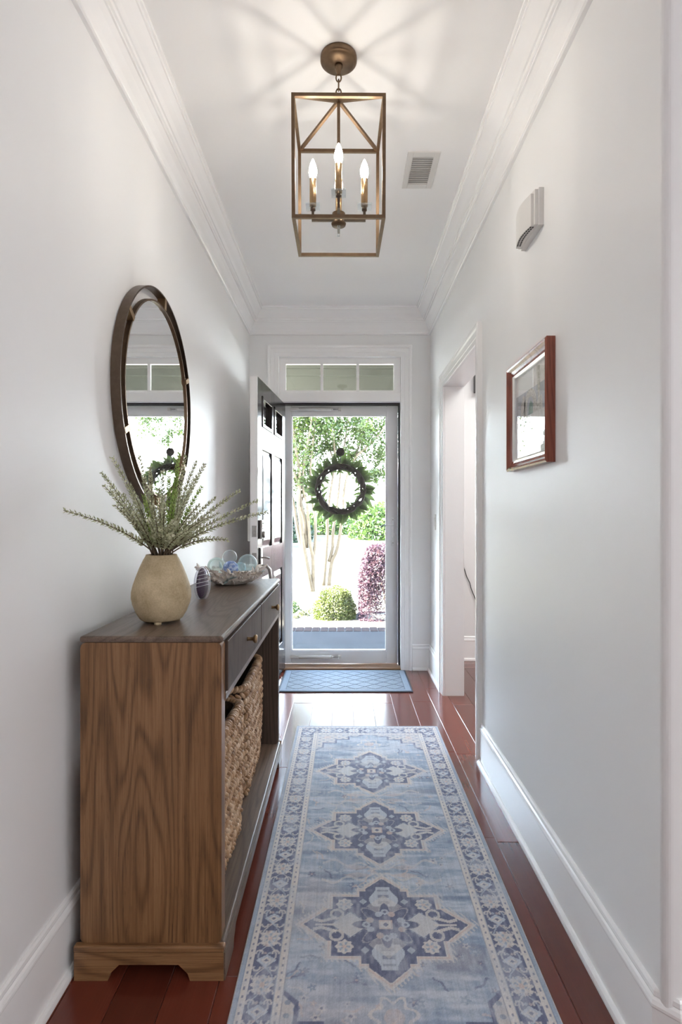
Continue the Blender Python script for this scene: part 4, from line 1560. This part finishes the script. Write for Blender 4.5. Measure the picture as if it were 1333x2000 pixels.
lms = [leaf_mesh(.112, .021, .4), leaf_mesh(.098, .023, -.3), leaf_mesh(.125, .019, .7)]
for m_ in lms: m_.materials.append(M['magnolia'])
for k in range(135):
    a = 2 * PI * k / 135 + rg.uniform(-.12, .12)
    side = (1, 1, -.5)[k % 3]
    out = Vector((math.cos(a), 0, math.sin(a)))
    tan = Vector((-math.sin(a), 0, math.cos(a)))
    tw = -1 if rg.random() < .75 else 1
    d = (out * (.95 if side > 0 else -.55) * rg.uniform(.8, 1.1) + tan * tw * rg.uniform(.1, .75) + Vector((0, rg.uniform(.0, .55), 0))).normalized()
    z_ = (Vector((0, 1, 0)) + Vector((rg.uniform(-.7, .7), 0, rg.uniform(-.7, .7)))).normalized()
    z_ = (z_ - d * z_.dot(d)).normalized()
    x_ = d.cross(z_)
    sc = rg.uniform(.85, 1.2) * (1 if side > 0 else .74)
    o = link('leaf', lms[k % 3], None, wr)
    p = out * (WR + rg.uniform(-.014, .016)) + Vector((0, .008 + rg.uniform(0, .012), 0))
    o.matrix_local = Matrix.Translation(p) @ Matrix((x_ * sc, d * sc, z_ * sc)).transposed().to_4x4()
hk = thing('suction_hook', 'round brown suction hook on the glass holding up the wreath', 'hook', (WX, 4.46, 1.716))
obj('hook_disc', B().lathe([(.001, 0), (.033, .0), (.034, .004), (.030, .010), (.018, .014), (.001, .016)], (WX, SY + .0201, 1.716), 28, 'Y'), M['twig'], hk)
obj('hook', B().tube([(WX, SY + .034, 1.706), (WX, SY + .046, 1.69), (WX, SY + .05, 1.66), (WX, SY + .062, 1.633), (WX, SY + .082, 1.632), (WX, SY + .09, 1.65)], .0035, 8), M['black'], hk)

# ------------------------------------------------------------------ porch and garden
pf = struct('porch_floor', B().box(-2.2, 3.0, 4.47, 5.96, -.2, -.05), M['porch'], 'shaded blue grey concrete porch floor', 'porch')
obj('mortar_bed', B().box(-2.2, 3.0, 5.96, 6.17, -.2, -.056), M['mortar'], pf)
bk = None
k = 0
xx = -1.3
while xx < 1.3:
    if bk is None:
        o = obj('brick', B().box(-.0405, .0405, -.1, .1, -.06, 0, .004), M['brick'], pf)
        bk = o.data
    else:
        o = link('brick', bk, None, pf)
    o.location = (xx, 6.067 + rg.uniform(-.002, .002), -.047 + rg.uniform(-.002, .002))
    xx += .0905
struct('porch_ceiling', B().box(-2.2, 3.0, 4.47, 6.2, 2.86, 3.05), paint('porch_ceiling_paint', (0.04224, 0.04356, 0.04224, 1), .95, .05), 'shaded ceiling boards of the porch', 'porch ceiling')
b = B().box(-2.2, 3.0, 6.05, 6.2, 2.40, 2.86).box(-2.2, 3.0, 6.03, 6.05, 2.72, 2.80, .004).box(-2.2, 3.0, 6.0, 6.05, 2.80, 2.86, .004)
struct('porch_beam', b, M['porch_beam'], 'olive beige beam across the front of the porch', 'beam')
struct('wall_sun_block', B().box(-2.35, -2.2, 4.47, 6.2, -.2, 3.05), M['siding'], 'unseen white siding wall added to keep sun off the porch', 'wall')  # added out of view to block sun from the porch floor
struct('roof', B().box(-2.6, 4.2, -4, 6.35, 3.05, 3.2), M['siding'], 'plain roof slab of the house', 'roof')
b = B()
b.box(-12, 12, 6.17, 7.08, -.35, -.16)
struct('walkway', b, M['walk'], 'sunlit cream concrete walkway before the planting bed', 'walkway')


def gz(y):
    return float(np.interp(y, [6, 7.9, 9.4, 18, 30, 70], [-.2, -.2, -.1, .5, .85, 1.0]))


b = B()
ys = [7.06, 7.4, 7.7, 8.0]
v_, f_ = [], []
rg = random.Random(2)
nx = 60
for y in ys + [8.05]:
    for i in range(nx + 1):
        v_.append(Vector((-6 + 12 * i / nx, y + .05 * math.sin(i * 1.3), gz(y) + (.03 if y < 8.02 else -.05) + rg.uniform(0, .02))))
for r in range(len(ys)):
    for i in range(nx):
        f_.append((r * (nx + 1) + i, r * (nx + 1) + i + 1, (r + 1) * (nx + 1) + i + 1, (r + 1) * (nx + 1) + i))
b.add(v_, f_)
struct('planting_bed', b, M['mulch'], 'mulched planting bed along the walkway', 'planting bed')
b = B()
v_, f_ = [], []
yl = [6.9, 7.9, 8.6, 9.4, 12, 15, 18, 22, 30, 45, 70]
for y in yl:
    v_ += [Vector((-40, y, gz(y))), Vector((40, y, gz(y)))]
for r in range(len(yl) - 1):
    f_.append((2 * r, 2 * r + 1, 2 * r + 3, 2 * r + 2))
b.add(v_, f_)
struct('lawn', b, M['lawn'], 'pale sunlit lawn rising away from the house', 'lawn')


def foliage(points, size, rg, flatten=0.0):
    """loose leaves: one folded diamond per point"""
    n = len(points)
    p = np.array(points)
    d = rg.normal(size=(n, 3))
    d[:, 2] = d[:, 2] * (1 - flatten)
    d /= np.linalg.norm(d, axis=1)[:, None]
    e = rg.normal(size=(n, 3))
    e -= d * (e * d).sum(1)[:, None]
    e /= np.linalg.norm(e, axis=1)[:, None]
    sz = size * rg.uniform(.65, 1.25, (n, 1))
    nm = np.cross(d, e)
    v_ = np.stack([p - d * sz * .5, p + e * sz * .28 + nm * sz * .08, p + d * sz * .5, p - e * sz * .28 + nm * sz * .08], 1).reshape(-1, 3)
    f_ = np.arange(4 * n).reshape(-1, 4)
    me = bpy.data.meshes.new('leaves')
    me.vertices.add(4 * n)
    me.vertices.foreach_set('co', v_.ravel())
    me.loops.add(4 * n)
    me.loops.foreach_set('vertex_index', f_.ravel())
    me.polygons.add(n)
    me.polygons.foreach_set('loop_start', np.arange(0, 4 * n, 4))
    me.update(calc_edges=True)
    return me


def bushpts(n, rx, ry, rz, rg, shell=.5, lump=.12):
    d = rg.normal(size=(n, 3))
    d /= np.linalg.norm(d, axis=1)[:, None]
    d[:, 2] = np.abs(d[:, 2]) * 1.0 - .15
    r = shell + (1 - shell) * rg.uniform(0, 1, n) ** .5
    lum = 1 + lump * np.sin(d[:, 0] * 7 + 1) * np.sin(d[:, 1] * 6 + 2) * np.sin(d[:, 2] * 8)
    p = d * (r * lum)[:, None] * np.array((rx, ry, rz))
    return p


def bush(name, label, cat, loc, r, n, leaf, mat, seed, group=None, boxy=0.0):
    t = thing(name, label, cat, loc, group)
    rg = np.random.RandomState(seed)
    p = bushpts(n, *r, rg)
    if boxy:
        q = p / np.array(r)
        q = np.sign(q) * np.abs(q) ** (1 - boxy)
        p = q * np.array(r)
    p[:, 2] = np.maximum(p[:, 2], .01)
    link('leaves', foliage(p, leaf, rg), mat, t, kind='stuff')
    b = B()
    r2 = random.Random(seed)
    for k in range(6):
        a = k * 1.05
        q = Vector(loc) + Vector((r[0] * .45 * math.cos(a), r[1] * .45 * math.sin(a), r[2] * .7))
        b.tube([Vector(loc) + Vector((.02 * math.cos(a), .02 * math.sin(a), -.02)), (Vector(loc) + q) / 2 + Vector((.01, 0, .03)), q], [.012, .008, .004], 5)
    obj('branches', b, M['stem'], t)
    return t


z7 = gz(7.4) + .03
bush('round_shrub', 'round clipped yellow green shrub beside the walkway', 'shrub', (P(654, 0, 7.42).x, 7.42, z7), (.29, .28, .47), 14000, .026, M['box_leaf'], 1, boxy=.2)
bush('purple_shrub', 'tall purple pink leaved shrub beside the walkway', 'shrub', (P(752, 0, 7.40).x + .06, 7.40, z7), (.42, .36, 1.08), 32000, .036, M['purple_leaf'], 2, boxy=.5)
bush('small_shrub', 'small dark green shrub at the edge of the planting bed', 'shrub', (P(574, 0, 7.75).x - .05, 7.75, gz(7.7)), (.16, .14, .26), 1200, .03, M['hedge_leaf'], 3)
for k, (px, yy, r) in enumerate(((590, 7.50, .11), (606, 7.72, .09), (574, 7.32, .09))):
    bush('groundcover_plant', ('low pale plant in the bed in front of the small dark shrub', 'low pale plant in the bed touching the round shrub', 'low pale plant in the bed nearest the walkway edge')[k], 'plant', (P(px, 0, yy).x, yy, gz(yy) + .03), (r, r, r * .8), 380, .032, M['pale_leaf'], 10 + k, group='low plants in the bed')


def tree(name, label, Y, trunks, crowns, nleaf, seed, leaf=.055):
    base = P(trunks[0][0][0][0], trunks[0][0][0][1], Y)
    loc = Vector((base.x, Y, gz(Y)))
    t = thing(name, label, 'tree', loc)
    rg = random.Random(seed)
    for (pp, r0, r1) in trunks:
        dy = rg.uniform(-.25, .25)
        n = len(pp)
        pts = []
        for i, (px, py) in enumerate(pp):
            yy = Y + dy * (i / (n - 1))
            q = P(px, py, yy)
            if i == 0 and py > 1130: q.z = gz(Y) - .02
            pts.append(q)
        # smooth the polyline
        fine = []
        for i in range(n - 1):
            p_1, p0, p1, p2 = pts[max(i - 1, 0)], pts[i], pts[i + 1], pts[min(i + 2, n - 1)]
            for k in range(4):
                s_ = k / 4
                fine.append(.5 * ((2 * p0) + (p1 - p_1) * s_ + (2 * p_1 - 5 * p0 + 4 * p1 - p2) * s_ ** 2 + (3 * p0 - p_1 - 3 * p1 + p2) * s_ ** 3))
        fine.append(pts[-1])
        m = len(fine)
        obj('trunk', B().tube(fine, [r0 + (r1 - r0) * i / (m - 1) for i in range(m)], 8), M['bark'], t)
    ng = np.random.RandomState(seed)
    allp = []
    tot = sum(c[3] for c in crowns)
    for (px, py, dy, wgt, r) in crowns:
        c = P(px, py, Y + dy)
        m = int(nleaf * wgt / tot)
        nb = max(3, int(m / 45))
        cen = ng.normal(size=(nb, 3)) * r * .48
        which = ng.randint(0, nb, m)
        q = cen[which] + ng.normal(size=(m, 3)) * r * .17
        allp.append(np.array(c)[None, :] + q - np.array(loc)[None, :])
    link('leaves', foliage(np.concatenate(allp), leaf, ng, .3), M['tree_leaf'], t, kind='stuff')
    return t


tree('crepe_myrtle', 'pale barked many stemmed tree on the lawn beyond the small dark shrub', 9.4,
     [([(611, 1158), (603, 1120), (593, 1065), (588, 1020), (583, 985), (586, 930), (577, 870), (569, 800)], .045, .018),
      ([(612, 1150), (612, 1095), (606, 1060), (603, 1020), (600, 985), (591, 945), (596, 890), (606, 840), (612, 790)], .034, .014),
      ([(611, 1097), (616, 1060), (616, 1010), (611, 985), (607, 920), (613, 850), (620, 790)], .030, .012),
      ([(596, 1085), (587, 1060), (579, 1020), (574, 985), (566, 940), (556, 870)], .040, .016),
      ([(598, 1070), (596, 1020), (588, 985), (584, 950), (578, 930), (566, 900)], .045, .02),
      ([(588, 985), (596, 960), (606, 950), (618, 930)], .02, .01)],
     [(575, 830, 0, 1.5, .55), (600, 800, .3, 1.3, .5), (560, 900, -.1, .9, .42), (590, 870, .3, .9, .35), (625, 830, .2, .8, .36), (608, 920, .2, .5, .28), (545, 780, .4, 1.2, .6), (600, 740, .2, 1.0, .6), (582, 945, .0, .5, .26)], 16000, 31)
tree('crepe_myrtle', 'pale barked many stemmed tree on the lawn behind the round clipped shrub', 9.9,
     [([(632, 1143), (637, 1085), (640, 1040), (640, 1010), (646, 960), (655, 900), (652, 850), (660, 780)], .034, .014),
      ([(643, 1139), (648, 1100), (658, 1075), (665, 1040), (670, 1000), (674, 950), (690, 900), (718, 872), (748, 840), (770, 800)], .036, .012),
      ([(643, 1097), (650, 1070), (651, 1040), (656, 1000), (662, 960), (668, 900), (676, 850), (682, 790)], .032, .012),
      ([(690, 905), (698, 880), (712, 840), (726, 800), (735, 760)], .022, .010),
      ([(655, 905), (642, 870), (634, 830), (630, 790)], .02, .009)],
     [(660, 830, 0, 1.3, .42), (690, 800, .3, 1.1, .42), (640, 790, .2, 1.2, .45), (715, 850, -.1, .9, .36), (745, 880, .2, .9, .36), (700, 900, .1, .6, .3), (670, 890, .3, .7, .3), (640, 870, .1, .6, .28), (750, 825, .3, .8, .32), (665, 740, .2, 1.2, .6), (730, 750, .3, .9, .5), (790, 860, .2, .8, .5), (740, 925, 0, .35, .2), (805, 800, .1, .7, .4), (850, 785, 0, .8, .45), (905, 815, .2, .7, .4), (880, 745, .2, .8, .5), (850, 845, 0, .35, .25)], 22000, 32)

# background hedges and house
bush('round_hedge', 'bright green rounded hedge far across the lawn beneath the white house', 'hedge', (P(735, 0, 17.5).x + .15, 17.5, gz(17.5) - .05), (1.05, .9, 1.35), 9000, .11, M['hedge_leaf'], 41)
bush('low_hedge', 'low green shrub far across the lawn behind the trees', 'hedge', (P(628, 0, 19.0).x, 19.0, gz(19) - .05), (1.5, .8, 1.0), 6000, .12, M['hedge_leaf'], 42)
bush('low_hedge', 'low green shrub far across the lawn between the trees and the rounded hedge', 'hedge', (P(686, 0, 20.8).x, 20.8, gz(20.8) - .05), (1.0, .7, .8), 4000, .12, M['hedge_leaf'], 43)
bush('evergreen_hedge', 'dark evergreen shrub far across the lawn behind the pale trunks', 'hedge', (P(556, 0, 16.8).x, 16.8, gz(16.8) - .05), (.85, .8, 1.6), 7000, .12, M['dark_leaf'], 44)


def conifer(loc, h, r, label, seed):
    t = thing('cypress_tree', label, 'tree', loc, group='cypress trees beside the lawn')
    rg = np.random.RandomState(seed)
    n = 6000
    tt = rg.uniform(0, 1, n) ** 1.3
    a = rg.uniform(0, 2 * PI, n)
    rr = r * (1 - tt) * rg.uniform(.3, 1, n) ** .5
    p = np.stack([rr * np.cos(a), rr * np.sin(a), .3 + tt * (h - .3)], 1)
    link('leaves', foliage(p, .22, rg), M['dark_leaf'], t, kind='stuff')
    obj('trunk', B().tube([Vector(loc) - Vector((0, 0, .05)), Vector(loc) + Vector((0, 0, h * .8))], [.12, .03], 8), M['bark'], t)


conifer((-5.4, 15.1, gz(15.4)), 5.3, 1.2, 'cypress at the side of the lawn casting the nearer band of shade', 51)
conifer((-5.6, 17.6, gz(17.3)), 5.6, 1.2, 'cypress at the side of the lawn casting the farther band of shade', 52)

hs_ = thing('white_house', 'white sided neighbouring house far behind the rounded hedge', 'house', (5.2, 34, gz(34)))
zb = gz(34)
obj('house_wall', B().box(1.2, 10.0, 34, 40, zb - .2, zb + 3.0), M['siding'], hs_)
b = B()
for k in range(9):
    b.box(1.19, 10.01, 33.975, 34, zb + .3 * k + .1, zb + .3 * k + .38)
obj('siding_boards', b, M['siding'], hs_, kind='stuff')
b = B().prism([(33.4, zb + 3.0), (40.6, zb + 3.0), (37, zb + 4.6)], .9, 10.3, lambda u_, v__, h: Vector((h, u_, v__)))
obj('roof', b, paint('pale_shingle', (.62, .61, .6, 1), .8), hs_)
obj('house_window', B().box(2.6, 3.6, 33.94, 33.99, zb + 1.0, zb + 2.2), M['dark_pane'], hs_)
